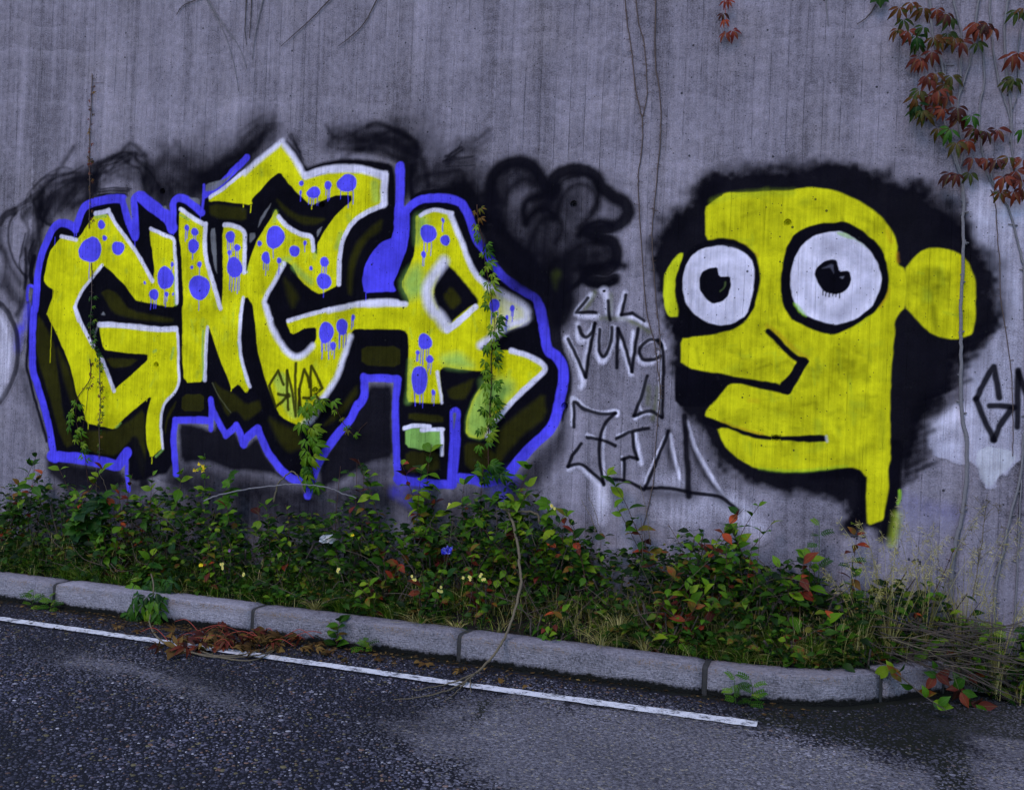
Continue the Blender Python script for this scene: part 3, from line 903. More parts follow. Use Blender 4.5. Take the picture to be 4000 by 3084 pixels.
fog("g 660,1500 800,1520 960,1480", 110, .38, WHITE)
fog("g 240,1400 250,1560", 50, .5, WHITE)
fog("g 560,1300 760,1330", 70, .3, WHITE)
for n_, t in enumerate(["g 310,90 312,200", "g 250,240 330,240 430,250 570,330", "g 560,690 555,800", "g 205,70 150,180", "g 620,700 590,900"]):
    part(TAG, ("olive_shading.%d" % n_,))
    stroke(t, 15, (0.10, 0.11, 0.015), .04, .65)
part(TAG, ("black_lettering",))
BL = 15
for t in ["g 160,105 90,205 220,205", "g 295,130 300,190 312,250", "g 410,90 385,215", "g 385,215 460,205 535,255", "g 105,300 118,345 150,365 185,335 210,275", "g 210,275 185,400 150,625", "g 150,625 100,510 35,380", "g 240,315 240,440 262,492 290,465 318,380 322,300", "g 350,565 355,420 362,310",
          "g 362,310 400,400 455,590", "g 455,590 475,450 492,310", "g 645,420 610,385 560,385 515,430 508,470 530,510 590,512 635,490", "g 625,380 652,440 658,600 658,760 650,890", "g 650,890 600,860 560,850 510,865 462,885", "g 465,880 510,770 555,620",
          "g 70,955 72,870 75,790 130,830 200,855 260,868 345,865", "g 345,865 280,930 245,1010 233,1120 245,1230 265,1335", "g 265,1325 180,1245 110,1200 35,1215", "g 35,1215 60,1140 118,1062", "g 160,1020 240,1035 300,1055 345,1080", "g 355,1030 430,990 565,962", "g 455,1000 465,1080 490,1165", "g 490,1165 440,1150 390,1168",
          "g 405,1165 400,1300", "g 540,1350 600,1220 645,1110 690,985", "g 290,1300 360,1300 440,1320 530,1365", "g 540,1355 650,1355 750,1365 850,1385 960,1400 1060,1430 1150,1500"]:
    stroke(t, BL, BLACK, .012, .96, curve=len(t.split()) > 4)
stroke("g 266,62 270,62", 12, BLACK, .008)
stroke("g 690,985 690,1090 720,1220", 22, BLACK, .05, .75)
stroke("g 800,885 810,1050 818,1200 825,1410", 24, BLACK, .02, .96)
stroke("g 815,960 850,1090 930,1270 1050,1410", 20, BLACK, .05, .85)
stroke("g 560,1370 700,1400 850,1390", 40, BLACK, .12, .6)
stroke("g 1000,1420 1150,1510", 20, BLACK, .06, .7)

# --- pale ragged coat at the far end and its tag
part(COAT, ("pale_coat",))
fill("i 1680,360 1800,320 1900,420 2000,370 2300,330 2300,1400 k 2100,300 1960,760 1840,880 1740,1010 1620,1135 1560,1080 1520,930 1440,960 1260,900 1160,800 1190,650 1300,560 1400,420 1420,150 1600,80 i 1950,1250 1850,1050 1760,900 1690,760", (0.52, 0.49, 0.60), .02, .88, ragged=.05, tex=.75)
fill("k 1540,860 1620,820 1780,860 1810,905 1720,1020 1615,1130 1560,1070 1520,930", (0.50, 0.49, 0.53), .012, .75, ragged=.012, tex=.25)
fog("k 1230,690 1330,620 1400,580", 60, .85, WHITE, tex=.3)
fog("k 1020,1220 1400,1330", 60, .35, (0.10, 0.09, 0.30))
fog("k 1000,1330 1300,1400", 80, .35, (0.09, 0.09, 0.22))
part(EDGE, ("black_stroke",))
for t in ["k 1690,475 1670,360 1650,245 1590,340 1520,480", "k 1520,480 1570,610 1650,780", "k 1650,780 1690,680 1780,560", "k 1620,535 1700,535 1800,545", "k 1826,270 1826,480 1822,685", "k 1830,290 1880,420 1960,640", "k 1990,200 1975,640"]:
    stroke(t, 24, BLACK, .014, .96, curve=False)

# --- big cartoon face
part(FACE, ("black_surround",))
fill("h 130,900 110,1000 100,1300 150,1560 230,1640 j 240,240 285,600 330,720 350,900 520,1010 600,1160 680,1330 820,1430 980,1500 1200,1560 1400,1570 1660,1640 k 560,1210 570,1320 520,1440 690,1460 730,1390 "
     "830,1490 895,1490 940,1300 975,1120 1000,960 1110,880 1120,720 1170,620 1270,550 1340,440 1370,250 1480,190 1590,100 1680,20 i 2000,1560 1990,1400 1930,1200 1880,1000 1800,880 1700,780 1660,620 1550,540 1400,450 1250,380 1120,355 1000,280 "
     "850,200 700,165 560,125 430,150 330,210 200,225 0,235 h 1000,195 900,210 760,260 640,275 560,330 520,460 400,560 280,640 200,760", BLACK, .085, .985, ragged=.045, smooth=2)
stroke("k 935,820 930,960 915,1120 895,1290 868,1450", 46, BLACK, .025, .98)
stroke("j 1500,1420 1700,1400 1850,1400 1910,1470 k 712,1130 700,1260 660,1350 610,1430", 52, BLACK, .04, .98)
fog("k 1380,470 1280,560 1180,650", 50, .6)
fog("k 1130,700 1120,850 1020,960", 70, .6)
fog("k 1540,120 1420,260 1340,430", 90, .5)
fog("i 1900,1000 1990,1250 2010,1480", 70, .6)
for k in range(60):
    t_ = random.random()
    hx = np.interp(t_, [0, .2, .45, .7, .85, 1], [2565, 2700, 2870, 3330, 3650, 3890])
    hy = np.interp(t_, [0, .2, .45, .7, .85, 1], [960, 790, 655, 640, 760, 1050])
    fog("s %f,%f %f,%f" % (hx + random.gauss(0, 25), hy + random.gauss(0, 18), hx + random.gauss(0, 40), hy + random.gauss(10, 20)), random.uniform(25, 60), random.uniform(.3, .8), tex=.3)
for k in range(46):
    y_ = random.uniform(1250, 1900)
    x_ = np.interp(y_, [1250, 1450, 1620, 1750, 1900], [3860, 3730, 3640, 3600, 3540]) + random.gauss(0, 22)
    L_ = random.uniform(40, 110)
    fog("s %f,%f %f,%f" % (x_ - L_ * .6, y_ + L_ * .25, x_ + L_ * .5, y_ - L_ * .2), random.uniform(12, 30), random.uniform(.35, .85), tex=.4)
part(FACE, ("lime_edge",))
stroke("k 962,1150 965,1200 955,1250", 12, LIME, .012, .9)
stroke("k 945,1330 930,1430 905,1540", 20, (0.42, .5, .03), .06, .75)
part(FACE, ("skin",))
fill("h 552,575 620,515 740,436 900,440 1100,428 1300,420 1440,398 1560,402 1700,440 1850,500 1960,570 2060,650 2130,730 2170,800 2184,870 i 1100,930 1112,1055 1170,1090 1190,1250 1170,1420 1110,1480 1075,1560 1080,1640 k 915,60 900,300 890,600 895,800 900,920 880,980 875,1200 845,1340 835,1370 740,1400 720,1380 720,1250 725,1040 "
     "j 1930,1440 1880,1382 1800,1362 1600,1376 1400,1402 1200,1402 980,1366 850,1300 740,1200 690,1120 665,1030 555,925 570,880 620,810 700,720 760,655 850,652 900,620 345,510 345,265 480,245 640,225 780,190 900,130 980,0 h 1000,1300 700,860 560,842", FACEY, .014, 1.0)
stroke("h 620,520 780,470 1000,450 1300,440", 22, (0.30, .38, .02), .05, .4)
for k in range(7):
    y = 990 + k * 58
    x = 800 + 22 * math.sin(k * 1.9)
    stroke("k %f,%f %f,%f" % (765, y + 10, 840 - k * 5, y - 12), 34, FACEY, .02, .95)
part(FACE, ("ear",))
fill("i 1172,1090 1220,1020 1290,950 1370,915 1450,910 1560,930 1640,960 1720,1050 1760,1180 1775,1300 1770,1520 1735,1640 k 1480,12 1390,46 1260,30 1190,0 i 1330,1590 1230,1480 1170,1420 1185,1250", FACEY, .014)
part(FACE, ("ear.001",))
fill("h 372,960 340,958 280,1010 235,1080 205,1150 200,1300 215,1420 240,1490 270,1510 345,1497 352,1460 310,1350 300,1250 305,1150 340,1050", (0.55, .57, .012), .012)
# orange rub marks and dark scuffs on the skin
part(FACE, ("skin",))
for t, wd, op in [("h 760,850 870,890 960,950 1000,980", 12, .5), ("i 1020,770 1045,860", 16, .35), ("i 1105,960 1115,1030", 8, .6), ("i 1030,1270 1000,1350 950,1420", 9, .7), ("j 1090,160 1200,250 1330,370 1420,430", 16, .45), ("j 700,975 850,1030 1050,1085", 6, .8), ("j 930,790 1010,800", 14, .3)]:
    stroke(t, wd, (0.50, 0.22, 0.01), .025, op)
for t, wd, op in [("j 1300,1050 1400,1045", 26, .3), ("j 1550,850 1650,900", 60, .22), ("j 1850,820 1900,900", 60, .25), ("j 900,900 1050,930", 50, .22), ("j 1000,560 1020,480", 50, .2), ("j 1900,1250 1750,1300", 40, .2), ("j 1450,540 1380,620", 30, .25), ("j 2100,400 2080,600", 40, .25),
                  ("j 2060,900 2070,1200", 30, .35), ("i 1400,1200 1500,1300", 90, .22), ("i 1600,1400 1680,1550", 40, .35), ("i 1200,1300 1250,1200", 60, .2), ("h 800,580 1000,620", 60, .18), ("h 1180,650 1150,800", 60, .18), ("j 1150,860 1300,930", 40, .2)]:
    fog(t, wd, op, (0.12, 0.15, 0.01), tex=.7)
for k in range(420):
    x, y = random.choice([(random.uniform(2760, 3420), random.uniform(760, 1280)), (random.uniform(2700, 3450), random.uniform(1330, 1470)), (random.uniform(2790, 3460), random.uniform(1480, 1850)), (random.uniform(3560, 3800), random.uniform(980, 1290))])
    j_, i_ = int((uv_of(x, y)[1] - GV0) / HC), int((uv_of(x, y)[0] - GU0) / HC)
    if RGB[j_, i_, 0] < .35 or RGB[j_, i_, 2] > .2 or RGB[j_, min(i_ + 26, NU - 1), 0] < .35 or RGB[j_, max(i_ - 14, 0), 0] < .35 or RGB[max(j_ - 24, 0), i_, 0] < .35: continue
    a_ = random.uniform(-.5, .5) if random.random() < .55 else random.uniform(4, 9)
    L_ = random.uniform(8, 60) if abs(a_) < 1 else random.uniform(3, 12)
    fog("s %f,%f %f,%f" % (x, y, x + L_, y + L_ * a_), random.uniform(8, 30), random.uniform(.18, .52), (0.20, 0.20, 0.004) if random.random() < .75 else (0.34, .42, .02), tex=.6)
fill("j 980,1366 1200,1385 1400,1388 1600,1362 1800,1350 1600,1376 1400,1402 1200,1402", LIME, .03, .7)
# eyes
EYE_L = "h 680,892 800,910 900,960 960,1030 978,1150 965,1300 910,1490 800,1555 680,1572 560,1540 440,1460 390,1390 365,1280 362,1190 385,1070 440,980 540,910"
EYE_R = "h 1600,778 1700,775 1800,810 1900,870 1970,950 2030,1050 2060,1160 2050,1270 2000,1390 1920,1460 1840,1520 1740,1555 1640,1565 1500,1530 1400,1480 1340,1420 1300,1330 1285,1220 1295,1100 1330,980 1400,870 1490,800"
part(FACE, ("eye",))
fill("h 690,825 820,845 920,900 990,970 1020,1080 1022,1200 1005,1320 970,1440 880,1540 j 900,130 780,190 640,225 480,245 330,265 260,200 h 330,1480 300,1300 300,1170 340,1050 400,960 480,890 560,850", BLACK, .016)
fill(EYE_L, WHITE, .010, .98, tex=.10)
part(FACE, ("eye.001",))
fill("h 1560,695 1660,700 1720,688 1820,715 1920,780 2010,860 2080,950 2110,1050 2125,1160 2120,1270 2080,1370 2010,1450 1900,1530 1800,1590 1700,1640 j 1650,235 1560,225 1400,160 1300,100 h 1300,1530 1230,1420 1205,1300 1205,1150 1220,1020 1260,890 1320,790 1430,730", BLACK, .012)
fill(EYE_R, WHITE, .010, .98, tex=.10)
fill("h 1675,780 1760,790 1880,860 1940,920 1850,840 1760,835 1680,800", LIME, .01, .6)
fill("h 1305,1375 1340,1385 1400,1450 1430,1510 1370,1470 1320,1410", LIME, .01, .6)
for t, wd in [("h 1500,900 1700,860 1880,980 1960,1150 1900,1330 1740,1440", 40), ("h 1400,1150 1420,1330 1540,1460 1700,1490", 36), ("h 1560,960 1700,940 1830,1040", 24), ("h 1880,1100 1870,1250 1800,1350", 20)]:
    stroke(t, wd, (0.36, 0.34, 0.44), .07, .55, tex=.6)
part(FACE, ("eye",))
for t, wd in [("h 480,1050 620,960 800,970 900,1100", 30), ("h 690,1100 760,1110", 50), ("h 450,1300 560,1450 760,1470 880,1340", 36), ("h 820,1180 860,1280", 26)]:
    stroke(t, wd, (0.36, 0.34, 0.44), .07, .55, tex=.6)
part(FACE, ("eye", "pupil"))
fill("h 660,1075 672,1155 770,1150 775,1230 750,1320 700,1365 625,1392 560,1340 510,1270 505,1180 530,1120 590,1085", BLACK, .008)
stroke("h 725,1200 715,1250 685,1280", 4, (0.2, .28, .08), .012, .35)
part(FACE, ("eye.001", "pupil"))
fill("h 1685,1020 1697,1110 1790,1105 1805,1170 1790,1230 1740,1290 1660,1312 1570,1290 1520,1220 1488,1140 1500,1090 1560,1030 1630,1010", BLACK, .008)
for x, l in [(1585, 25), (1612, 30), (1640, 22), (1668, 30), (1700, 40), (1560, 14)]:
    stroke("h %d,1280 %d,%d" % (x, x - 1, 1300 + l), 4, BLACK, .005, curve=False)
fill("h 1545,1090 1650,1045 1655,1130 1640,1100 1620,1075", (0.20, .19, .26), .012, .4)
fill("h 1700,1155 1745,1150 1725,1175", (0.3, .29, .36), .01, .45)
# nose and mouth
part(FACE, ("nose_line",))
stroke("j 1095,205 1200,310 1320,425 1400,450", 24, BLACK, .012)
fill("j 1300,420 1400,425 1447,455 1400,530 1340,640 1275,747 1200,730 1200,645 1230,620 1290,550 1340,465", BLACK, .010)
fill("j 300,500 345,510 520,535 700,570 950,612 1200,645 1275,745 1150,716 1000,690 850,652 760,655 700,720 600,850 300,850", BLACK, .014)
part(FACE, ("mouth",))
fill("j 520,925 600,935 700,975 800,1020 900,1055 1050,1090 1200,1102 1400,1095 1520,1085 1575,1090 1597,1110 1592,1145 1400,1152 1200,1137 1000,1122 880,1090 760,1030 700,1025 660,1040 560,1000", BLACK, .012)
stroke("j 1590,1100 1596,1140", 8, (0.6, .6, .66), .015, .7)

# --- scribble cut by the frame at the near left end
part(SIDE, ("black_stroke",))
for t, wd, s, op in [("n 0,260 30,215 90,190", 34, .03, .95), ("n 95,205 60,260 50,350 70,450 110,530 160,580", 12, .03, .9), ("n 160,580 150,680 130,760 100,810", 22, .05, .8), ("n 0,420 35,440 30,560 10,640", 20, .06, .75), ("n 40,640 80,700 120,740", 40, .08, .7),
                     ("n 0,745 50,800 90,890 105,1000 100,1110 60,1230 0,1330", 24, .02, .85), ("n 10,400 60,520 120,620", 26, .07, .7), ("n 0,300 0,400", 20, .05, .7), ("n 170,480 160,400 190,330", 26, .08, .6)]:
    stroke(t, wd, BLACK, s, op, tex=.2)
fog("n 40,600 80,680", 90, .5)
part(SIDE, ("white_shading",))
fill("n 0,780 50,880 70,1000 60,1130 20,1250 0,1300 -30,1100", WHITE, .12, .45)
stroke("n 0,820 40,930 55,1050 30,1200", 16, WHITE, .06, .6)

# --- turn the film into meshes: one surface, cut up by thing and part
THINGS = {
    LET: ("graffiti_lettering", "large yellow, blue and black graffiti lettering with blue dots", "graffiti", "s 1120,1900"),
    FACE: ("painted_face", "yellow cartoon face in profile with two round staring eyes and black hair", "graffiti", "s 3200,2050"),
    TAG: ("graffiti_tag", "three lines of black handwritten tag with white shading beside the yellow face", "graffiti", "s 2450,1960"),
    CLOUD: ("graffiti_scribble", "unfinished black cloud shaped spray drawing between lettering and face", "graffiti", "s 2150,1400"),
    SIDE: ("graffiti_scribble", "black and white spray curves cut off by the left edge", "graffiti", "s 60,1600"),
    EDGE: ("graffiti_tag", "thick black letters on pale coat right of the painted ear", "graffiti", "s 3900,1700"),
    SMOKE: ("paint_overspray", "smoky black spray clouds above the yellow lettering", "graffiti", "s 1000,800"),
    COAT: ("paint_patch", "pale flaking paint patch at the far right of the wall", "paint patch", "s 3850,1900"),
}
ALP[ALP < 0.03] = 0
cell_a = np.maximum(np.maximum(ALP[:-1, :-1], ALP[1:, :-1]), np.maximum(ALP[:-1, 1:], ALP[1:, 1:]))
cell_id = PID[:-1, :-1].copy()
for sh in (PID[1:, :-1], PID[:-1, 1:], PID[1:, 1:]):
    z = cell_id == 0
    cell_id[z] = sh[z]
cell_id[cell_a < 0.045] = 0
for hu, hv in HOLES:
    i0, i1 = int(round((hu - HS - GU0) / HC)), int(round((hu + HS - GU0) / HC))
    j0, j1 = int(round((hv - HS - GV0) / HC)), int(round((hv + HS - GV0) / HC))
    if 0 <= i0 and i1 < NU and 0 <= j0 and j1 < NV:
        cell_id[j0:j1, i0:i1] = 0
FILM = 0.0012
ROOTS, PART_OBJ = {}, {}
# merge parts that share a path, except the dots, which stay single
groups = {}
for k in range(1, len(PARTS)):
    th, path = PARTS[k]
    key = (th, path) if path[-1] != "paint_dot" else (th, path, k)
    groups.setdefault(key, []).append(k)
order = np.argsort(cell_id, axis=None, kind='stable')
sorted_ids = cell_id.ravel()[order]
starts = np.searchsorted(sorted_ids, np.arange(len(PARTS) + 1))


def film_mesh(name, ids, origin):
    idx = np.concatenate([order[starts[k]:starts[k + 1]] for k in ids])
    if len(idx) < 2:
        return None
    j, i = np.divmod(idx, NU - 1)
    corners = np.stack([j * NU + i, j * NU + i + 1, (j + 1) * NU + i + 1, (j + 1) * NU + i], 1)
    uniq, inv = np.unique(corners, return_inverse=True)
    inv = inv.reshape(-1, 4)
    vj, vi = np.divmod(uniq, NU)
    u, v = gu[vi].astype(float), gv[vj].astype(float)
    co = P0[None] + u[:, None] * UH[None] + FILM * NH[None]
    co[:, 2] += v
    co -= np.asarray(origin)[None]
    me = bpy.data.meshes.new(name)
    nq = len(inv)
    me.vertices.add(len(uniq))
    me.vertices.foreach_set("co", co.astype(np.float32).ravel())
    me.loops.add(nq * 4)
    me.loops.foreach_set("vertex_index", inv.astype(np.int32).ravel())
    me.polygons.add(nq)
    me.polygons.foreach_set("loop_start", np.arange(0, nq * 4, 4, dtype=np.int32))
    me.update(calc_edges=True)
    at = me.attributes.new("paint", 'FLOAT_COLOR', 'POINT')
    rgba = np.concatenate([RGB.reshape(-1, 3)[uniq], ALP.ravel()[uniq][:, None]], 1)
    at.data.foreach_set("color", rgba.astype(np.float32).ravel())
    me.materials.append(M_PAINT)
    return me


for th, (nm, lab, cat, at_) in THINGS.items():
    bu_, bv_ = uv_arr(T(at_))[0]
    ROOTS[th] = empty(nm, W(bu_, bv_, FILM), lab, cat)
pending = {}
for key, ids in groups.items():
    th, path = key[0], key[1]
    root = ROOTS[th]
    nm = path[-1].split('.')[0]
    me = film_mesh(nm, ids, root.location)
    if me is None:
        continue
    if len(path) == 1:
        PART_OBJ[(th, path)] = new_obj(nm, me, root)
    else:
        par = PART_OBJ.get((th, path[:1]))
        if par is None:
            pending[key] = (nm, me)
        else:
            new_obj(nm, me, par)
for key, (nm, me) in pending.items():
    par = PART_OBJ.get((key[0], key[1][:1]))
    new_obj(nm, me, par if par is not None else ROOTS[key[0]])

# recessed tie holes, painted over with whatever lies around them
for hu, hv in HOLES:
    me_v, me_f = [], []
    ns = 16
    ring = [(2 * math.pi * k / ns) for k in range(ns)]
    prof = [(0.0225, FILM), (0.0205, -0.004), (0.0185, -0.016), (0.0175, -0.019), (0.0115, -0.019), (0.0105, -0.022), (0.010, -0.034), (0.0, -0.036)]
    sq = []
    for a in ring:
        c, s = math.cos(a), math.sin(a)
        k = (HS + HC * 0.6) / max(abs(c), abs(s))
        sq.append((c * k, s * k, FILM - 0.0004))
    pts = sq + [(r * math.cos(a), r * math.sin(a), d) for r, d in prof for a in ring]
    fs = []
    for L in range(len(prof)):
        for k in range(ns):
            k2 = (k + 1) % ns
            fs.append((L * ns + k, L * ns + k2, (L + 1) * ns + k2, (L + 1) * ns + k))
    mb = MB()
    mb.add([W(hu + x, hv + y, d) for x, y, d in pts], fs)
    me = mb.mesh("tie_hole", M_PAINT, smooth=False, origin=W(0, 0))
    at = me.attributes.new("paint", 'FLOAT_COLOR', 'POINT')
    cols = []
    for x, y, d in pts:
        i = int(np.clip((hu + x - GU0) / HC, 0, NU - 1))
        j = int(np.clip((hv + y - GV0) / HC, 0, NV - 1))
        cols += [*RGB[j, i], ALP[j, i]]
    at.data.foreach_set("color", np.array(cols, np.float32))
    new_obj("tie_hole", me, wall)

# ================================================================== ground
def ground(px, py, z=0.0):
    x = (px - 2000.0) / FPX
    y = -(py - 1542.0) / FPX
    r = np.array([CR * x - SR * y, 1.0, SR * x + CR * y])
    t = (z - EYE) / r[2]
    return r[:2] * t


def poly_sd(X, Y, p):
    best = np.full(X.shape, 1e9)
    ins = np.zeros(X.shape, bool)
    n = len(p)
    for k in range(n):
        a, b = p[k], p[(k + 1) % n]
        d2, _ = sd_seg(X, Y, a, b)
        best = np.minimum(best, d2)
        if a[1] != b[1]:
            ins ^= ((a[1] > Y) != (b[1] > Y)) & (X < (b[0] - a[0]) * (Y - a[1]) / (b[1] - a[1]) + a[0])
    d = np.sqrt(best)
    d[ins] *= -1
    return d


PATCHES = [np.array([ground(*q) for q in T(t)]) for t in (
    "s 1560,2860 1780,2760 2000,2730 2400,2770 2700,2800 2960,2850 3240,2905 3500,2965 3690,3050 3740,3200 3750,3800 1200,3800 1500,3300 1900,3084 1700,2960",
    "s 3770,3150 3760,2990 3800,2930 3740,2860 3800,2790 3900,2730 4050,2690 4300,2700 4300,3800 3800,3800")]
FAINT = [np.array([ground(*q) for q in T(t)]) for t in ("s 150,2540 400,2540 800,2640 1100,2790 900,2800 500,2660 200,2600",)]
SEAM = np.array([ground(*q) for q in T("s 3690,2950 3740,2940 3770,3060 3760,3200 3800,3600 3720,3600 3700,3150")])
CRACK = np.array([ground(*q) for q in T("s 1880,2740 1915,2735 1870,2820 1840,2835")])
MOSS = np.array([ground(*q) for q in T("s 2850,2775 3280,2770 3450,2745 3700,2690 3900,2640 3990,2680 3860,2760 3760,2850 3790,2930 3650,2990 3450,2930 3200,2880 3000,2830")])
GUT = 0.72


def patch_val(X, Y):
    a = np.zeros(X.shape)
    for p in PATCHES:
        a = np.maximum(a, np.clip(0.5 - poly_sd(X, Y, p) / 0.6, 0, 1))
    for p in FAINT:
        a = np.maximum(a, 0.55 * np.clip(0.5 - poly_sd(X, Y, p) / 0.25, 0, 1))
    return a


def make_asphalt():
    m = NT("worn_asphalt")
    p = m.pos()
    pa = m.attr("worn")
    mo = m.attr("moss")
    n1 = m.noise(p, 4.5, 7.0, 0.72)
    n2 = m.noise(p, 55.0, 4.0, 0.7)
    n3 = m.noise(p, 260.0, 2.0, 0.6)
    worn = m.math('ADD', pa, m.math('MULTIPLY', m.math('SUBTRACT', n1, 0.5), 1.7))
    worn = m.mr(m.math('MULTIPLY_ADD', m.math('SUBTRACT', n2, 0.5), 1.1, worn), 0.35, 0.72)
    dark = m.mix(n2, (0.003, 0.003, 0.005), (0.018, 0.017, 0.023))
    vc = m.vor(p, 95.0, out="Color")
    sp = m.n("ShaderNodeSeparateColor"); m.set(sp.inputs[0], vc)
    pale = m.mix(sp.outputs[0], (0.115, 0.107, 0.122), (0.200, 0.186, 0.202))
    pale = m.mix(m.mr(n2, 0.40, 0.60, 0.85, 0.0), pale, (0.025, 0.024, 0.03))
    pale = m.mix(m.mr(sp.outputs[1], 0.90, 0.97), pale, (0.24, 0.21, 0.16))
    col = m.mix(worn, dark, pale)
    msk = m.mr(m.math('MULTIPLY_ADD', m.math('SUBTRACT', n1, 0.5), 1.2, mo), 0.35, 0.6)
    col = m.mix(m.math('MULTIPLY', msk, 0.85), col, m.mix(n2, (0.004, 0.005, 0.003), (0.016, 0.017, 0.010)))
    h = m.math('MULTIPLY_ADD', n2, 0.8, m.math('MULTIPLY', n3, 0.35))
    return m.base(col, m.mr(n2, 0.3, 0.7, 0.55, 0.85), m.bump(h, 0.9, 0.008), 0.12)


M_ASPH = make_asphalt()
xs = np.concatenate([np.array([-60, -35, -20, -12, -8, -6]), np.arange(-4.6, 4.0, 0.035), np.array([5, 7, 11, 18, 35, 60])])
ys = np.concatenate([np.array([-60, -30, -12, -4, 0.5, 1.8]), np.arange(2.4, 7.6, 0.035), np.array([8.5, 10, 14, 22, 40, 70])])
X, Y = np.meshgrid(xs, ys)
v = np.stack([X.ravel(), Y.ravel(), np.zeros(X.size)], 1)
nx, ny = len(xs), len(ys)
ii, jj = np.meshgrid(np.arange(nx - 1), np.arange(ny - 1))
q = (jj * nx + ii).ravel()
me = bpy.data.meshes.new("road")
me.from_pydata(v.tolist(), [], np.stack([q, q + 1, q + nx + 1, q + nx], 1).tolist())
at = me.attributes.new("worn", 'FLOAT', 'POINT')
at.data.foreach_set("value", patch_val(X, Y).ravel().astype(np.float32))
at = me.attributes.new("moss", 'FLOAT', 'POINT')
# damp dirt collects along the kerb foot
Dw = (X - P0[0]) * NH[0] + (Y - P0[1]) * NH[1]
mv = np.clip(0.5 - poly_sd(X, Y, MOSS) / 0.25, 0, 1)
mv = np.maximum(mv, np.clip(0.75 - poly_sd(X, Y, SEAM) / 0.12, 0, 1))
mv = np.maximum(mv, np.clip(0.6 - poly_sd(X, Y, CRACK) / 0.08, 0, 1))
mv = np.maximum(mv, np.clip(1.0 - (Dw - 0.70) / 0.16, 0, 1) * 0.8)
at.data.foreach_set("value", mv.ravel().astype(np.float32))
me.materials.append(M_ASPH)
road = new_obj("road", me, kind="structure", label="dark coarse asphalt road with exposed pebbles and worn pale patches")


KPD = np.array([(-8.5, .715), (1.0, .73), (1.45, .727), (1.75, .69), (1.97, .60), (2.16, .43), (2.30, .285), (2.45, .14), (2.58, .055)])


# exposed pebbles of the road surface
def make_pebble():
    m = NT("road_pebble")
    at = m.n("ShaderNodeAttribute"); at.attribute_name = "tint"
    p = m.pos()
    n = m.noise(p, 220.0, 3.0, 0.6)
    col = m.mix(m.math('MULTIPLY', m.mr(n, 0.3, 0.7), 0.55), at.outputs["Color"], (0.02, 0.02, 0.026))
    return m.base(col, 0.55, m.bump(n, 0.4, 0.002), 0.15)


M_PEB = make_pebble()
sp = 0.0160
gx, gy = np.meshgrid(np.arange(-4.4, 3.6, sp), np.arange(2.9, 6.9, sp))
px = gx.ravel() + rng.uniform(-.5, .5, gx.size) * sp
py = gy.ravel() + rng.uniform(-.5, .5, gx.size) * sp
dw = (px - P0[0]) * NH[0] + (py - P0[1]) * NH[1]
uw = (px - P0[0]) * UH[0] + (py - P0[1]) * UH[1]
# keep what the view can reach, with a margin to the sides
frx = np.abs(px) / py
kd_ = np.interp(uw, KPD[:, 0], KPD[:, 1], right=0.0)
keep = (dw > kd_ + 0.07) & (frx < 0.62) & ~((dw > 1.035) & (dw < 1.16) & (uw < 1.64))
wv = patch_val(px, py)
mvp = np.clip(0.5 - poly_sd(px, py, MOSS) / 0.25, 0, 1)
keep &= rng.random(px.size) < np.interp(wv, [0.2, 0.8], [0.93, 0.72]) * (1 - 0.45 * mvp)
px, py, wv, mvp, dw = px[keep], py[keep], wv[keep], mvp[keep], dw[keep]
npb = len(px)
r = np.clip(rng.lognormal(math.log(0.0072), 0.34, npb), 0.004, 0.0175)
el = rng.uniform(0.62, 1.0, npb)
an = rng.uniform(0, math.pi, npb)
hh = np.interp(wv, [0.2, 0.7], [0.0028, 0.0015]) * rng.uniform(0.5, 1.2, npb)
ks = 6
ang = np.arange(ks) * 2 * math.pi / ks
jit = rng.uniform(0.82, 1.15, (npb, ks))
def ringpts(scale, z):
    lx = r[:, None] * scale * jit * np.cos(ang)[None]
    ly = r[:, None] * el[:, None] * scale * jit * np.sin(ang)[None]
    c, s = np.cos(an)[:, None], np.sin(an)[:, None]
    return np.stack([px[:, None] + lx * c - ly * s, py[:, None] + lx * s + ly * c, np.broadcast_to(z[:, None], lx.shape)], 2)
R1 = ringpts(1.0, -0.001 + 0 * hh)
R2 = ringpts(0.72, hh * 0.8)
tp = np.stack([px, py, hh], 1)[:, None, :]
V = np.concatenate([R1, R2, tp], 1)                 # npb x 13 x 3
base = np.arange(npb)[:, None] * (2 * ks + 1)
k0 = np.arange(ks); k1 = (k0 + 1) % ks
quads = np.stack([k0, k1, ks + k1, ks + k0], 1)
tris = np.stack([ks + k0, ks + k1, np.full(ks, 2 * ks)], 1)
Q = (base[:, :, None] + quads[None]).reshape(-1, 4)
TR = (base[:, :, None] + tris[None]).reshape(-1, 3)
me = bpy.data.meshes.new("aggregate")
me.vertices.add(npb * (2 * ks + 1))
me.vertices.foreach_set("co", V.astype(np.float32).ravel())
me.loops.add(Q.size + TR.size)
me.loops.foreach_set("vertex_index", np.concatenate([Q.ravel(), TR.ravel()]).astype(np.int32))
me.polygons.add(len(Q) + len(TR))
me.polygons.foreach_set("loop_start", np.concatenate([np.arange(len(Q)) * 4, len(Q) * 4 + np.arange(len(TR)) * 3]).astype(np.int32))
me.update(calc_edges=True)
me.polygons.foreach_set("use_smooth", np.ones(len(Q) + len(TR), bool))
pal = np.array([(.022, .021, .032), (.042, .040, .058), (.080, .075, .102), (.140, .132, .160), (.22, .21, .24), (.36, .34, .36), (.12, .10, .045), (.15, .085, .055), (.10, .075, .085)])
pr = np.array([.33, .29, .18, .075, .025, .010, .045, .03, .02])
ci = rng.choice(len(pal), npb, p=pr / pr.sum())
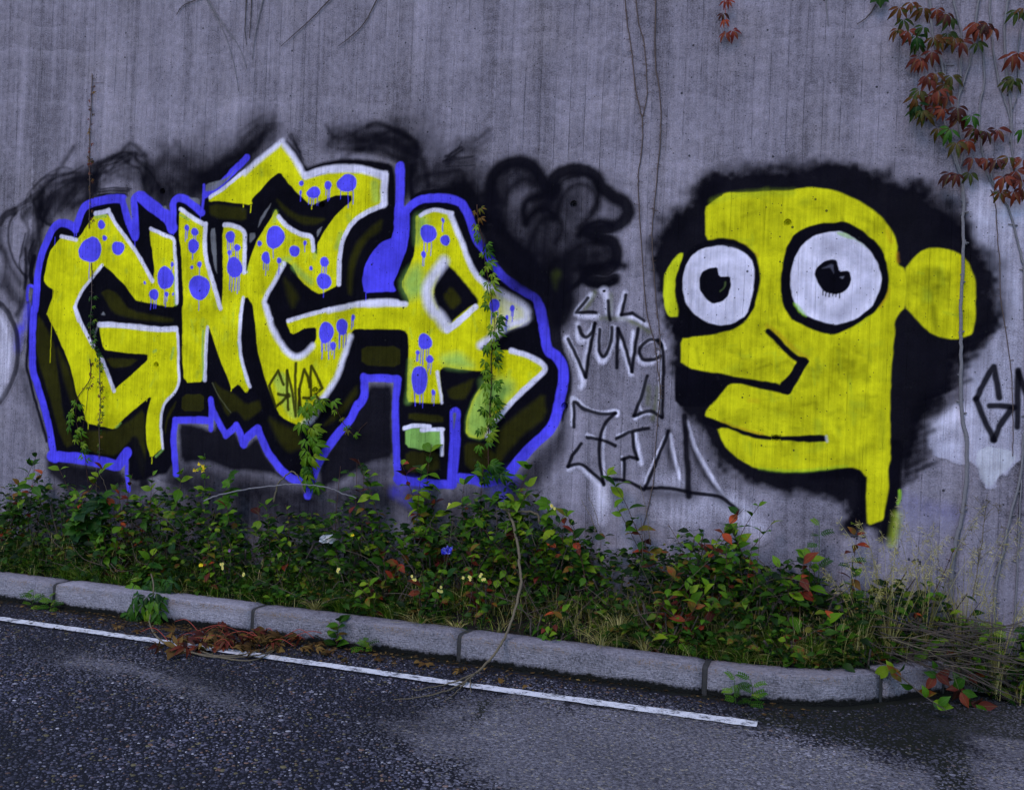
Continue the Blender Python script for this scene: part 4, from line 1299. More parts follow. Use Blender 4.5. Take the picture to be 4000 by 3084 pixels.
pc = pal[ci] * rng.uniform(.75, 1.25, (npb, 1))
pc = pc * (1 - wv[:, None] * .75) + wv[:, None] * .75 * np.array([.20, .187, .205]) * rng.uniform(.45, 1.45, (npb, 1))
pc *= (1 - 0.5 * mvp)[:, None]
lowf = 1 + .22 * np.sin(px * 2.3 + py * 3.9 + 1) + .18 * np.sin(px * 5.1 - py * 2.7) + .14 * np.sin(px * 9.7 + py * 7.3 + 2)
pc *= np.clip(lowf, .55, 1.5)[:, None]
dirt = np.clip((1.1 - dw) / 0.3, 0, 1)[:, None]
pc *= (1 - 0.35 * dirt)
at = me.attributes.new("tint", 'FLOAT_COLOR', 'POINT')
cc = np.repeat(np.concatenate([pc, np.ones((npb, 1))], 1), 2 * ks + 1, axis=0)
at.data.foreach_set("color", cc.astype(np.float32).ravel())
me.materials.append(M_PEB)
new_obj("aggregate", me, road, kind="stuff")

# painted edge line
def make_line():
    m = NT("worn_road_paint")
    p = m.pos()
    n2 = m.noise(p, 60.0, 5.0, 0.7)
    n1 = m.noise(p, 14.0, 4.0, 0.6)
    ck = m.vor(p, 22.0, 'DISTANCE_TO_EDGE')
    crack = m.math('MULTIPLY', m.mr(ck, 0.0, 0.05, 1.0, 0.0), m.mr(n1, 0.42, 0.6))
    wear = m.mr(m.math('MULTIPLY_ADD', n1, 0.8, m.math('MULTIPLY', n2, 0.7)), 0.76, 0.92)
    k = m.math('MAXIMUM', crack, wear)
    col = m.mix(k, m.mix(n2, (0.52, 0.51, 0.53), (0.74, 0.73, 0.75)), (0.03, 0.03, 0.036))
    return m.base(col, 0.6, m.bump(m.math('SUBTRACT', n2, k), 0.5, 0.004), 0.3)


mb = MB()
us = np.linspace(-8.0, 1.605, 480)
rows = []
for k, u in enumerate(us):
    c = 1.100 - 0.012 * max(0, u) - 0.008 * max(0, u - 0.4)
    wdt = 0.038 + 0.004 * max(0, u)
    e1 = 0.0035 * math.sin(u * 37) * random.uniform(.2, 1) + random.uniform(-.003, .003)
    e2 = 0.0035 * math.sin(u * 29 + 2) * random.uniform(.2, 1) + random.uniform(-.003, .003)
    rows.append((W(u, 0.0042, c - wdt + e1), W(u, 0.0042, c + wdt + e2)))
mb.add([p for rr in rows for p in rr], [(2 * k, 2 * k + 1, 2 * k + 3, 2 * k + 2) for k in range(len(rows) - 1)])
new_obj("road_marking", mb.mesh("road_marking", make_line()), kind="structure", label="worn white edge line painted on the road along the kerb")

# ------------------------------------------------------------------ kerb
KP = catmull([(-8.5, .715), (-6, .715), (-4, .715), (-2, .72), (0, .72), (1.0, .73), (1.45, .727), (1.75, .69), (1.97, .60), (2.16, .43), (2.30, .285), (2.45, .14), (2.58, .055)], 24)


def kerb_at(u):
    k = int(np.argmin(np.abs(KP[:, 0] - u)))
    return k


def make_granite():
    m = NT("granite_kerb")
    p = m.pos()
    s = m.n("ShaderNodeSeparateXYZ"); m.set(s.inputs[0], p)
    z = s.outputs[2]
    oi = m.n("ShaderNodeObjectInfo").outputs["Random"]
    g1 = m.noise(p, 105.0, 3.0, 0.75)
    g2 = m.noise(p, 38.0, 4.0, 0.65)
    g3 = m.noise(p, 5.0, 4.0, 0.6)
    pk = m.noise(m.vmath('MULTIPLY', p, (26, 26, 170)), 1.0, 3.0, 0.6)
    c = m.math('MULTIPLY_ADD', m.math('SUBTRACT', g1, 0.5), 2.4, 1.0)
    c = m.math('MULTIPLY_ADD', m.math('SUBTRACT', g2, 0.5), 0.9, c)
    c = m.math('MULTIPLY_ADD', m.math('SUBTRACT', pk, 0.5), 0.9, c)
    c = m.math('MULTIPLY_ADD', m.math('SUBTRACT', g3, 0.5), 1.0, c)
    c = m.math('MULTIPLY_ADD', m.math('SUBTRACT', oi, 0.5), 0.30, c)
    col = m.vmath('SCALE', (0.215, 0.198, 0.222))
    m.set(m.t.nodes[-1].inputs["Scale"], c)
    # rusty lichen along the upper arris
    band = m.math('MULTIPLY', m.mr(z, 0.095, 0.125), m.mr(z, 0.150, 0.142))
    rust = m.math('MULTIPLY', band, m.mr(m.math('MULTIPLY_ADD', g2, 0.6, m.math('MULTIPLY', g3, 0.7)), 0.60, 0.70))
    spots = m.math('MULTIPLY', m.mr(g1, 0.60, 0.68), m.mr(g3, 0.5, 0.65))
    rust = m.math('MULTIPLY', rust, m.mr(g1, 0.48, 0.56))
    col = m.mix(m.math('MULTIPLY', m.math('MAXIMUM', rust, m.math('MULTIPLY', spots, 0.6)), 0.75), col, (0.12, 0.065, 0.018))
    # black dirt line at the foot, ragged
    foot = m.mr(m.math('MULTIPLY_ADD', g2, 0.05, m.math('MULTIPLY_ADD', g3, 0.05, m.math('MULTIPLY', z, -1.0))), 0.006, 0.024)
    col = m.mix(foot, col, (0.008, 0.008, 0.007))
    blot = m.mr(m.noise(p, 3.1, 5.0, 0.7), 0.60, 0.70)
    col = m.mix(m.math('MULTIPLY', blot, 0.6), col, (0.05, 0.048, 0.05))
    h = m.math('MULTIPLY_ADD', pk, 0.9, m.math('MULTIPLY', g1, 0.7))
    return m.base(col, 0.85, m.bump(h, 1.0, 0.012), 0.08)


def make_mortar():
    m = NT("kerb_mortar")
    n = m.noise(m.pos(), 90.0, 4.0, 0.7)
    return m.base(m.mix(n, (0.014, 0.013, 0.014), (0.05, 0.048, 0.046)), 0.9, m.bump(n, 0.6, 0.005), 0.2)


M_KERB, M_MORT = make_granite(), make_mortar()
kerb = empty("kerb", W(0, 0, 0.72), kind="structure", label="granite kerb of long stones between planting strip and road")
KPROF = [(-0.165, -0.05), (-0.165, 0.143), (-0.160, 0.148), (-0.10, 0.150), (-0.030, 0.150), (-0.013, 0.1475), (-0.005, 0.142), (-0.001, 0.130), (0.001, 0.06), (0.004, -0.05)]


def kerb_piece(name, k0, k1, mat, shrink, n, inset=0.0):
    s = np.concatenate([[0], np.cumsum(np.linalg.norm(np.diff(KP, axis=0), axis=1))])
    a, b = s[k0] + shrink, s[k1] - shrink
    ss = np.linspace(a, b, n)
    pu, pd = np.interp(ss, s, KP[:, 0]), np.interp(ss, s, KP[:, 1])
    tu, td = np.gradient(pu), np.gradient(pd)
    L = np.hypot(tu, td); tu /= L; td /= L
    vs, fs = [], []
    np_ = len(KPROF)
    jz, jo, tl = (random.uniform(-.004, .003), random.uniform(-.005, .005), random.uniform(-.004, .004)) if not inset else (0, 0, 0)
    chips = {random.randrange(n): random.uniform(.004, .012) for _ in range(4)} if not inset else {}
    for k in range(n):
        endf = 0.006 if k in (0, n - 1) and not inset else 0.0
        for o, z in KPROF:
            ch = chips.get(k, 0) if o > -.02 and z > .1 else 0
            o2 = o + jo + tl * (k / n - .5) - ch - inset - (endf if o > -0.05 else -endf * .5) + random.uniform(-.0022, .0022)
            z2 = z + (jz if z > 0 else 0) - ch * .6 - (inset * 0.6 + endf if z > 0.05 else 0) + random.uniform(-.0015, .0015)
            # o is measured outwards, away from the bed
            vs.append(W(pu[k] - td[k] * o2, z2, pd[k] + tu[k] * o2))
    for k in range(n - 1):
        for j in range(np_ - 1):
            fs.append((k * np_ + j, k * np_ + j + 1, (k + 1) * np_ + j + 1, (k + 1) * np_ + j))
    fs.append(tuple(range(np_))[::-1])
    fs.append(tuple((n - 1) * np_ + j for j in range(np_)))
    mb = MB(); mb.add(vs, fs)
    o = new_obj(name, mb.mesh(name, mat, origin=W(0, 0, 0.72)), kerb)
    return o


joints = [kerb_at(u) for u in (-8.4, -7.0, -5.6, -4.2, -2.776, -1.335, 0.003, 1.318, 2.155, 2.46, 2.58)]
for k0, k1 in zip(joints[:-1], joints[1:]):
    kerb_piece("kerb_stone", k0, k1, M_KERB, 0.014, 26)
for k in joints[1:-1]:
    kerb_piece("joint", max(k - 1, 0), min(k + 1, len(KP) - 1), M_MORT, 0.0, 4, inset=0.012)

def dmax(u):
    return max(float(np.interp(u, KPD[:, 0], KPD[:, 1], right=0.03)) - 0.165, float(np.interp(u, [2.35, 2.7], [0.0, 0.15])))


# ------------------------------------------------------------------ planting bed
def bed_z(u, d):
    t = min(max((0.56 - d) / 0.56, 0), 1)
    e = min(max((u - 1.9) / 0.6, 0), 1)
    z = 0.118 + (0.11 * (1 - e) + 0.03 * e) * t
    e2 = min(max((u - 2.42) / 0.3, 0), 1)
    return z * (1 - e2) + e2 * max(0.06 * (1 - d / 0.16), 0.003)


def make_soil():
    m = NT("bed_soil")
    p = m.pos()
    n = m.noise(p, 70.0, 5.0, 0.75)
    n2 = m.noise(p, 9.0, 3.0, 0.6)
    col = m.mix(n, (0.004, 0.0035, 0.003), (0.034, 0.028, 0.020))
    col = m.mix(m.mr(n2, 0.55, 0.7), col, m.mix(n, (0.008, 0.010, 0.004), (0.03, 0.035, 0.015)))
    return m.base(col, 0.95, m.bump(n, 0.9, 0.012), 0.15)


M_SOIL = make_soil()
mb = MB()
bu = np.arange(-8.2, 3.6, 0.045)
nf = 12
vs = []
for u in bu:
    k = kerb_at(u)
    back = KP[k, 1] - 0.150
    # behind the curved end the bed closes against the wall
    back = max(min(back, 0.57), 0.012) if u < 2.30 else max(min(back, 0.57), 0.012 + 0.15 * min((u - 2.30) / .5, 1))
    for f in range(nf + 1):
        d = 0.001 + (back - 0.001) * f / nf
        vs.append(W(u, bed_z(u, d) + random.uniform(-.008, .012) * (0 if f in (0,) else 1), d))
fs = []
for a in range(len(bu) - 1):
    for f in range(nf):
        b = a * (nf + 1) + f
        fs.append((b, b + 1, b + nf + 2, b + nf + 1))
mb.add(vs, fs)
new_obj("planting_bed", mb.mesh("planting_bed", M_SOIL), kind="structure", label="dark soil bed between kerb and wall")


# ================================================================== plants: materials
def leaf_mat(name, stops, rough=0.5, vein=0.25, spot=None, obj=True, spec=0.09):
    m = NT(name)
    if obj:
        r = m.n("ShaderNodeObjectInfo").outputs["Random"]
    else:
        r = m.attr("rnd")
    tc = m.n("ShaderNodeTexCoord")
    g = tc.outputs["Generated"]
    p = m.pos()
    n = m.noise(p, 45.0, 3.0, 0.6)
    n2 = m.noise(p, 160.0, 2.0, 0.6)
    col = m.ramp(m.math('MULTIPLY_ADD', m.math('SUBTRACT', n, 0.5), 0.35, r, clamp=True), stops)
    if obj and vein:
        s = m.n("ShaderNodeSeparateXYZ"); m.set(s.inputs[0], g)
        y = m.math('ABSOLUTE', m.math('SUBTRACT', s.outputs[1], 0.5))
        v = m.mr(y, 0.015, 0.05, 1.0, 0.0)
        side = m.math('FRACT', m.math('MULTIPLY_ADD', y, 3.0, m.math('MULTIPLY', s.outputs[0], 7.0)))
        v2 = m.math('MULTIPLY', m.mr(m.math('ABSOLUTE', m.math('SUBTRACT', side, 0.5)), 0.42, 0.5), 0.5)
        col = m.mix(m.math('MULTIPLY', m.math('MAXIMUM', v, v2), vein), col, m.mix(0.5, col, (0.20, 0.26, 0.08)))
    col = m.mix(m.math('MULTIPLY', m.mr(n2, 0.6, 0.75), 0.5), col, m.mix(1.0, col, (0.6, 0.5, 0.4), 'MULTIPLY'))
    if spot is not None:
        sp_ = m.mr(m.noise(p, 28.0, 3.0, 0.6), 0.52, 0.66)
        col = m.mix(m.math('MULTIPLY', sp_, 0.85), col, spot)
    m.base(col, rough, m.bump(n2, 0.25, 0.002), spec)
    # thin blades let some light through
    tr = m.n("ShaderNodeBsdfTranslucent")
    m.set(tr.inputs[0], col)
    mx = m.n("ShaderNodeMixShader")
    mx.inputs[0].default_value = 0.18
    m.t.links.new(m.b.outputs[0], mx.inputs[1])
    m.t.links.new(tr.outputs[0], mx.inputs[2])
    m.t.links.new(mx.outputs[0], m.out.inputs[0])
    return m.mat


def bark_mat(name, a, b, scale=60.0):
    m = NT(name)
    p = m.pos()
    n = m.noise(p, scale, 4.0, 0.7)
    return m.base(m.mix(n, a, b), 0.85, m.bump(n, 0.6, 0.003), 0.2)


ML = dict(
    green=leaf_mat("leaf_green", [(0.0, (.008, .028, .002)), (0.35, (.019, .066, .003)), (0.7, (.042, .110, .004)), (1.0, (.105, .170, .007))]),
    dark=leaf_mat("leaf_dark_green", [(0.0, (.005, .022, .004)), (0.6, (.012, .050, .005)), (1.0, (.026, .080, .007))], 0.42),
    lime=leaf_mat("leaf_light_green", [(0.0, (.042, .115, .004)), (0.6, (.080, .160, .005)), (1.0, (.150, .205, .008))]),
    turn=leaf_mat("leaf_turning", [(0.0, (.045, .085, .006)), (0.5, (.100, .085, .008)), (1.0, (.130, .050, .010))], spot=(.18, .024, .010)),
    red=leaf_mat("leaf_red", [(0.0, (.080, .010, .010)), (0.4, (.19, .022, .010)), (0.75, (.32, .050, .014)), (1.0, (.40, .085, .028))], 0.5),
    wine=leaf_mat("leaf_wine_red", [(0.0, (.030, .008, .007)), (0.5, (.080, .014, .009)), (1.0, (.150, .028, .012))], 0.45),
    bronze=leaf_mat("leaf_bronze", [(0.0, (.016, .034, .004)), (0.5, (.055, .034, .005)), (1.0, (.100, .026, .008))], 0.45, spot=(.018, .048, .005)),
    brown=leaf_mat("leaf_dead_brown", [(0.0, (.026, .014, .005)), (0.5, (.080, .038, .011)), (1.0, (.20, .115, .030))], 0.8, spec=0.08),
)
M_STEM = bark_mat("stem_red_brown", (.030, .014, .010), (.085, .040, .024))
M_WOOD = bark_mat("woody_bark", (.016, .011, .009), (.085, .066, .052))
M_GREY = bark_mat("grey_vine_bark", (.075, .068, .075), (.21, .195, .205), 90)
M_DEAD = bark_mat("dead_branch_bark", (.055, .042, .026), (.17, .135, .085), 90)
M_VINE = bark_mat("vine_stem", (.050, .030, .026), (.12, .085, .070), 90)
M_REDST = bark_mat("red_petiole", (.20, .025, .018), (.36, .07, .04))
M_GSTEM = bark_mat("green_stem", (.02, .045, .008), (.06, .10, .02))


# ------------------------------------------------------------------ leaf shapes (blade along +X, width along Y, face +Z)
def blade(L=1.0, w=0.5, widths=(0, .72, 1.0, .86, .45, 0), fold=0.16, droop=0.22, origin=(0, 0, 0), ang=0.0, curl=0.0):
    n = len(widths)
    vs, fs = [], []
    ca, sa = math.cos(ang), math.sin(ang)
    rows = []
    for k, wd in enumerate(widths):
        t = k / (n - 1)
        x = L * t
        zc = -droop * L * t * t + 0.06 * L * math.sin(t * 3.0)
        hw = wd * w * L / 2
        if wd == 0:
            rows.append([len(vs)])
            vs.append((x, 0, zc))
        else:
            rows.append([len(vs), len(vs) + 1, len(vs) + 2])
            vs += [(x, hw, zc + fold * hw - curl * hw), (x, 0, zc), (x, -hw, zc + fold * hw + curl * hw * .4)]
    for a, b in zip(rows[:-1], rows[1:]):
        if len(a) == 1:
            fs += [(a[0], b[1], b[0]), (a[0], b[2], b[1])]
        elif len(b) == 1:
            fs += [(a[0], a[1], b[0]), (a[1], a[2], b[0])]
        else:
            fs += [(a[0], a[1], b[1], b[0]), (a[1], a[2], b[2], b[1])]
    out = [(x * ca - y * sa + origin[0], x * sa + y * ca + origin[1], z + origin[2]) for x, y, z in vs]
    return out, fs


def shape_mesh(name, mat, pieces):
    mb = MB()
    for v, f in pieces:
        mb.add(v, f)
    return mb.mesh(name, mat)


def ovate(mat, i):
    w, dr, cu = [(.56, .20, .0), (.62, .34, .1), (.50, .10, -.15)][i % 3]
    return shape_mesh("leaf", mat, [blade(1, w, (0, .60, .93, 1.0, .78, .38, 0), .20, dr, curl=cu)])


def palm(mat, i, serr=True):
    ps = []
    for k, a in enumerate((-78, -40, -2, 38, 76)):
        a += random.uniform(-10, 10)
        ln = (0.72, 0.95, 1.0, 0.95, 0.70)[k] * random.uniform(.9, 1.08)
        ar = math.radians(a)
        ps.append(blade(ln, .31, (0, .40, .80, 1.0, .92, .55, 0), .32, random.uniform(.25, .8), origin=(.06 * math.cos(ar), .06 * math.sin(ar), random.uniform(-.02, .05)), ang=ar, curl=random.uniform(-.3, .3)))
    return shape_mesh("leaf", mat, ps)


def maple(mat, i):
    ps = []
    for a, ln in ((0, 1.0), (48, .88), (-48, .88), (102, .55), (-102, .55)):
        ps.append(blade(ln, .62, (0, .75, .8, 1.0, .42, 0), .10, .18, ang=math.radians(a + random.uniform(-6, 6))))
    return shape_mesh("leaf", mat, ps)


def pinnate(mat, i):
    ps = [blade(1.0, .05, (.6, 1, .8, 0), .1, .2)]
    for k in range(6):
        t = .16 + .13 * k
        ln = .34 * (1 - .5 * abs(t - .45))
        z = -.2 * t * t + .06 * math.sin(3 * t)
        for s in (-1, 1):
            ps.append(blade(ln, .36, (0, .9, .7, 0), .1, .2, origin=(t, 0, z), ang=s * math.radians(58)))
    return shape_mesh("leaf", mat, ps)


LV = {}
for kname in ML:
    LV["ov_" + kname] = [ovate(ML[kname], i) for i in range(3)]
for kname in ("green", "dark", "lime", "turn", "red", "wine", "bronze", "brown"):
    LV["pa_" + kname] = [palm(ML[kname], i) for i in range(3)]
for kname in ("green", "dark", "lime"):
    LV["ma_" + kname] = [maple(ML[kname], i) for i in range(2)]
    LV["pi_" + kname] = [pinnate(ML[kname], i) for i in range(2)]
LV["ma_brown"] = [maple(ML["brown"], i) for i in range(2)]


def unit(v):
    v = np.asarray(v, float)
    return v / (np.linalg.norm(v) + 1e-9)


def add_leaf(parent, key, pos, direc, nrm, size, name="leaf"):
    me = random.choice(LV[key])
    x = unit(direc)
    z = np.asarray(nrm, float) - np.dot(nrm, x) * x
    z = unit(z) if np.linalg.norm(z) > 1e-3 else unit(np.cross(x, [0.3, 0.8, 0.1]))
    y = np.cross(z, x)
    o = bpy.data.objects.new(name, me)
    COL.objects.link(o)
    o.parent = parent
    Mx = Matrix(((x[0], y[0], z[0]), (x[1], y[1], z[1]), (x[2], y[2], z[2])))
    o.rotation_euler = Mx.to_euler()
    o.location = Vector(pos) - parent.location
    o.scale = (size, size, size)
    return o


CAMV = np.array([0, -1.0, 0.25])


def P3(px, py, d):
    u, v = uv_of(px, py, d)
    return W(u, v, d)


# ------------------------------------------------------------------ chokeberry shrubs
def shrub(px, ytop, d, nst, spread, red, label, wood=2, dense=1.0, hmin=0.14, size=.088, light=.12, lean=0.0):
    for _ in range(3):
        d = max(min(d, dmax(uv_of(px, ytop, d)[0]) - .01), .04)
    u, vt = uv_of(px, ytop, d)
    bz = bed_z(u, d)
    H = max(vt - bz, hmin)
    root = empty("chokeberry_shrub", W(u, bz, d), label, "shrub", "low shrubs in the planting strip")
    mbs = MB()
    for s in range(nst):
        h = H * (1.0 if s == 0 else random.uniform(.55, .95))
        b = np.array([random.uniform(-spread, spread) * .5, random.uniform(-.05, .06)])
        tip = b + np.array([random.uniform(-spread, spread) * (0.35 if s == 0 else 1) + lean * h, random.uniform(-.10, .10)])
        tip[1] = max(tip[1], 0.035 - d)
        pts = []
        for k in range(6):
            t = k / 5
            q = b + (tip - b) * (t ** 1.4) + np.array([random.uniform(-.012, .012), random.uniform(-.01, .01)]) * (t > 0)
            pts.append(W(u + q[0], bz - .02 + (h + .02) * t, max(d + q[1], .02)))
        pts = catmull(pts, 3)
        tube(mbs, pts, np.linspace(.0036, .0012, len(pts)), 5)
        nlv = max(4, int(h / .033 * dense))
        sred = red * random.choice([.15, .3, .6, 1.0, 2.2])
        ssz = size * random.uniform(.62, 1.15)
        sli = random.choice([light * .3, light, .75])
        for k in range(nlv):
            t = 0.22 + 0.78 * (k + random.random() * .6) / nlv
            t = min(t, 1)
            f = t * (len(pts) - 1)
            p = pts[int(f)]
            a = k * 2.4 + random.uniform(-.5, .5)
            dv = UH * math.cos(a) + NH * (math.sin(a) * .8 + .15)
            up = random.uniform(-.7, .6) if t < .85 else random.uniform(.3, 1.3)
            dv = dv + np.array([0, 0, up])
            nv = np.array([0, 0, 1.0]) + NH * random.uniform(.1, .9) + rng.normal(0, .25, 3)
            x = random.random()
            rr = min(sred * (1.35 - .7 * t), .85)
            key = ("ov_red" if random.random() < .45 else "ov_wine") if x < rr * .55 else "ov_turn" if x < rr else "ov_lime" if random.random() < (sli if t < .7 else max(sli, .4)) else "ov_green" if random.random() < .7 else "ov_dark"
            add_leaf(root, key, p, dv, nv, ssz * random.uniform(.55, 1.2))
    new_obj("stems", mbs.mesh("stems", M_STEM, origin=root.location), root)
    for k in range(wood + 3):
        mw = MB()
        l = H * random.uniform(.30, .62)
        a = random.uniform(-1.3, 1.3)
        b = random.uniform(-spread, spread) * .5
        rw = random.choice([.0085, .007, .0045, .004])
        pts = [W(u + b, bz - .03, d), W(u + b + a * l * .35, bz + l * .45, d + random.uniform(-.02, .02)), W(u + b + a * l * .62, bz + l, max(d + random.uniform(-.05, .05), .02))]
        tube(mw, catmull(pts, 4), np.linspace(rw, rw * .7, 9), 6)
        new_obj("woody_stem", mw.mesh("woody_stem", M_WOOD, origin=root.location), root)
    return root


SHRUBS = [
    # px, top, d, stems, spread, red, label
    (10, 1790, .22, 4, .13, .15, "leafy shrub at the left edge of the frame against the wall"),
    (125, 1765, .14, 3, .10, .12, "slim upright shrub sprig standing under the black and white scribble"),
    (255, 1800, .20, 4, .13, .22, "bushy shrub with bare woody base under the left end of the lettering"),
    (370, 1830, .24, 4, .13, .20, "shrub hiding the lower left corner of the blue border"),
    (505, 1850, .18, 3, .12, .28, "shrub with one vivid red leaf left of the blue stub"),
    (590, 1840, .20, 4, .13, .18, "green shrub right below the drip of the first yellow letter"),
    (690, 1830, .16, 4, .12, .08, "light green leafy shrub left of the goldenrod"),
    (940, 1975, .26, 4, .13, .22, "low shrub between goldenrod and the fallen arched branch"),
    (1060, 1950, .20, 4, .14, .20, "shrub with cut woody stems under the arched branch"),
    (1165, 1975, .28, 3, .12, .18, "low shrub in front of the middle of the arched branch"),
    (1390, 1985, .22, 3, .12, .15, "small green shrub right of the climbing creeper under the second G"),
    (1500, 1800, .14, 3, .16, .42, "arching shrub with red and pink leaves before the blue upright bar"),
    (1650, 1735, .10, 3, .10, .22, "tall shrub sprig in front of the green square at the letter R"),
    (1730, 1800, .14, 3, .10, .30, "upright shrub sprig between green square and blue bar"),
    (1850, 1830, .12, 5, .14, .08, "dense dark green shrub at the foot of the R creeper"),
    (1945, 1790, .12, 4, .12, .12, "shrub with a curled orange leaf at the lower right blue corner"),
    (1985, 1930, .22, 5, .16, .06, "light green broadleaf shrub around the top of the long bent branch"),
    (2065, 1975, .20, 4, .14, .10, "green shrub just right of the long bent branch"),
    (2140, 1975, .24, 4, .14, .12, "green shrub below the black cloud drawing"),
    (2235, 1995, .20, 4, .13, .30, "shrub with a red leaf tip under the first tag letter"),
    (2330, 2030, .24, 4, .14, .10, "low dense shrub under the middle of the name tag"),
    (2430, 2020, .22, 4, .13, .14, "low shrub with dry stalks rising out of it under the name tag"),
    (2530, 2075, .26, 3, .12, .35, "low shrub with dark red leaves between name tag and tall sprig"),
    (2645, 1845, .12, 2, .08, .20, "tall sprig with silvery top leaves in front of the last tag letter"),
    (2665, 1960, .18, 4, .14, .30, "broad shrub with red leaf cluster below the tall sprig"),
    (2745, 1925, .18, 4, .13, .16, "green shrub right of the tall sprig below the white haze"),
    (2795, 2060, .26, 3, .10, .30, "shrub sprig with a big round leaf left of the pale fallen twig"),
    (2860, 2090, .22, 3, .11, .25, "low shrub under the chin of the painted face"),
    (2935, 2150, .26, 3, .12, .28, "low shrub with a small red bud right of the round leaf"),
    (3035, 2075, .16, 3, .12, .20, "upright shrub under the middle of the painted jaw"),
    (3090, 2150, .24, 4, .15, .55, "shrub with large coral and wine red leaves under the jaw"),
    (3180, 2145, .18, 3, .13, .25, "green shrub between coral leaves and the painted neck"),
    (3350, 2025, .10, 2, .03, .45, "shrub sprig with black berries in front of the black neck line"),
    (3565, 2125, .12, 2, .03, .50, "shrub sprig with black berries among the dry grass"),
    (450, 2055, .40, 3, .12, .30, "shrub with bronze leaves in front of the maple seedling"),
    (590, 2120, .46, 3, .12, .05, "dark green shrub above the creeper that hangs over the kerb"),
    (880, 2080, .42, 3, .12, .35, "low shrub with reddish leaves behind the yellow flowers at the kerb"),
    (1480, 2250, .46, 3, .11, .35, "low shrub with flat bronze leaves in the strip above the second kerb joint"),
    (1530, 2110, .40, 3, .12, .30, "shrub with bronze edged leaves in front of the cut stumps below the blue bar"),
    (1690, 2185, .46, 3, .12, .45, "low shrub with dark red leaves beside the blue wrapper"),
    (1865, 2140, .42, 4, .13, .40, "shrub with wine red folded leaves left of the bent branch"),
    (2100, 2330, .50, 3, .12, .35, "low shrub on bare soil right of the bent branch"),
    (2160, 2430, .56, 3, .12, .12, "dark green shrub leaning over the kerb right of the bent branch"),
    (2570, 2190, .42, 4, .14, .40, "shrub with red leaves in front of dead stalks below the name tag"),
    (2650, 2260, .46, 4, .14, .35, "low bushy shrub with mixed red and green leaves in dry grass"),
    (2575, 2440, .55, 4, .13, .50, "shrub with wine red leaves resting on the kerb edge"),
    (3085, 2440, .48, 3, .10, .75, "small shrub sprig with orange red leaves below the painted jaw"),
    (3370, 2420, .42, 4, .13, .35, "shrub with orange leaves left of the brush pile"),
    (3430, 2440, .40, 4, .13, .55, "shrub with orange red leaves at the right kerb joint"),
    (3570, 2480, .30, 3, .12, .35, "shrub at the start of the brush pile by the kerb end"),
    (3790, 2470, .10, 3, .12, .25, "dark shrub poking out of the brush pile at the far right"),
    (3690, 2330, .09, 3, .12, .20, "green shrub behind the brush pile at the grey creeper trunk"),
    (3870, 2380, .08, 3, .12, .12, "leafy shrub right of the brush pile against the wall"),
    (3975, 2420, .07, 3, .10, .15, "low shrub cut by the right edge of the frame"),
]
SH = [shrub(*a[:7], wood=(3 if a[2] < .3 and a[1] > 1780 else 1), dense=(1.0 if a[2] < .3 else 1.15), lean=random.choice([0, 0, .35, -.35, .55, -.5])) for a in SHRUBS]


def berries(root, px, py, d, n=9):
    mb = MB()
    c = P3(px, py, d)
    for k in range(n):
        p = c + UH * random.gauss(0, .020) + np.array([0, 0, random.gauss(0, .009)]) + NH * random.uniform(0, .02)
        r = random.uniform(.0055, .0075)
        vs, fs = [], []
        for a in range(5):
            th = math.pi * a / 4
            for b in range(8):
                ph = 2 * math.pi * b / 8
                vs.append(p + r * np.array([math.sin(th) * math.cos(ph), math.sin(th) * math.sin(ph), math.cos(th)]))
        for a in range(4):
            for b in range(8):
                b2 = (b + 1) % 8
                fs.append((a * 8 + b, (a + 1) * 8 + b, (a + 1) * 8 + b2, a * 8 + b2))
        mb.add(vs, fs)
    new_obj("berry_cluster", mb.mesh("berry_cluster", M_BERRY, origin=root.location), root)


m_ = NT("black_berry")
M_BERRY = m_.base((0.006, 0.005, 0.009), 0.3, None, 0.5)
berries(SH[32], 3350, 2100, .11)
berries(SH[33], 3575, 2190, .13)
berries(SH[48], 3510, 2420, .46)
# shrub branch hanging out over the kerb nose
r_ = empty("chokeberry_branch", P3(3480, 2600, .45), "leafy shrub branch hanging over the kerb end towards the road", "branch")
mb = MB()
pth = catmull([P3(3470, 2600, .42), P3(3530, 2650, .50), P3(3600, 2710, .55), P3(3700, 2775, .62)], 5)
tube(mb, pth, np.linspace(.006, .002, len(pth)), 6)
new_obj("stem", mb.mesh("stem", M_WOOD, origin=r_.location), r_)
for k in range(11):
    p = pth[int(random.uniform(0, .85) * len(pth))]
    a = random.uniform(0, 6.28)
    add_leaf(r_, random.choice(["ov_dark", "ov_green", "ov_green", "ov_lime", "ov_turn"]), p, UH * math.cos(a) + np.array([0, 0, math.sin(a) * .9]) + NH * .3, CAMV + rng.normal(0, .4, 3), .09 * random.uniform(.7, 1.1))
for (bx, by) in [(3660, 2640), (3750, 2690), (3800, 2740)]:
    for k in range(6):
        a = random.uniform(0, 6.28)
        add_leaf(r_, random.choice(["ov_dark", "ov_green", "ov_wine"]), P3(bx, by, .3) + rng.normal(0, .012, 3), UH * math.cos(a) + np.array([0, 0, math.sin(a) * .9]) + NH * .3, CAMV + rng.normal(0, .4, 3), .085 * random.uniform(.7, 1.1))


# ------------------------------------------------------------------ creepers on the wall
def wall_path(txt, d=.010, per=5, wig=0.0):
    p = uv_arr(T(txt))
    p = catmull(p, per)
    return [W(a + random.uniform(-wig, wig), b, d) for a, b in p]


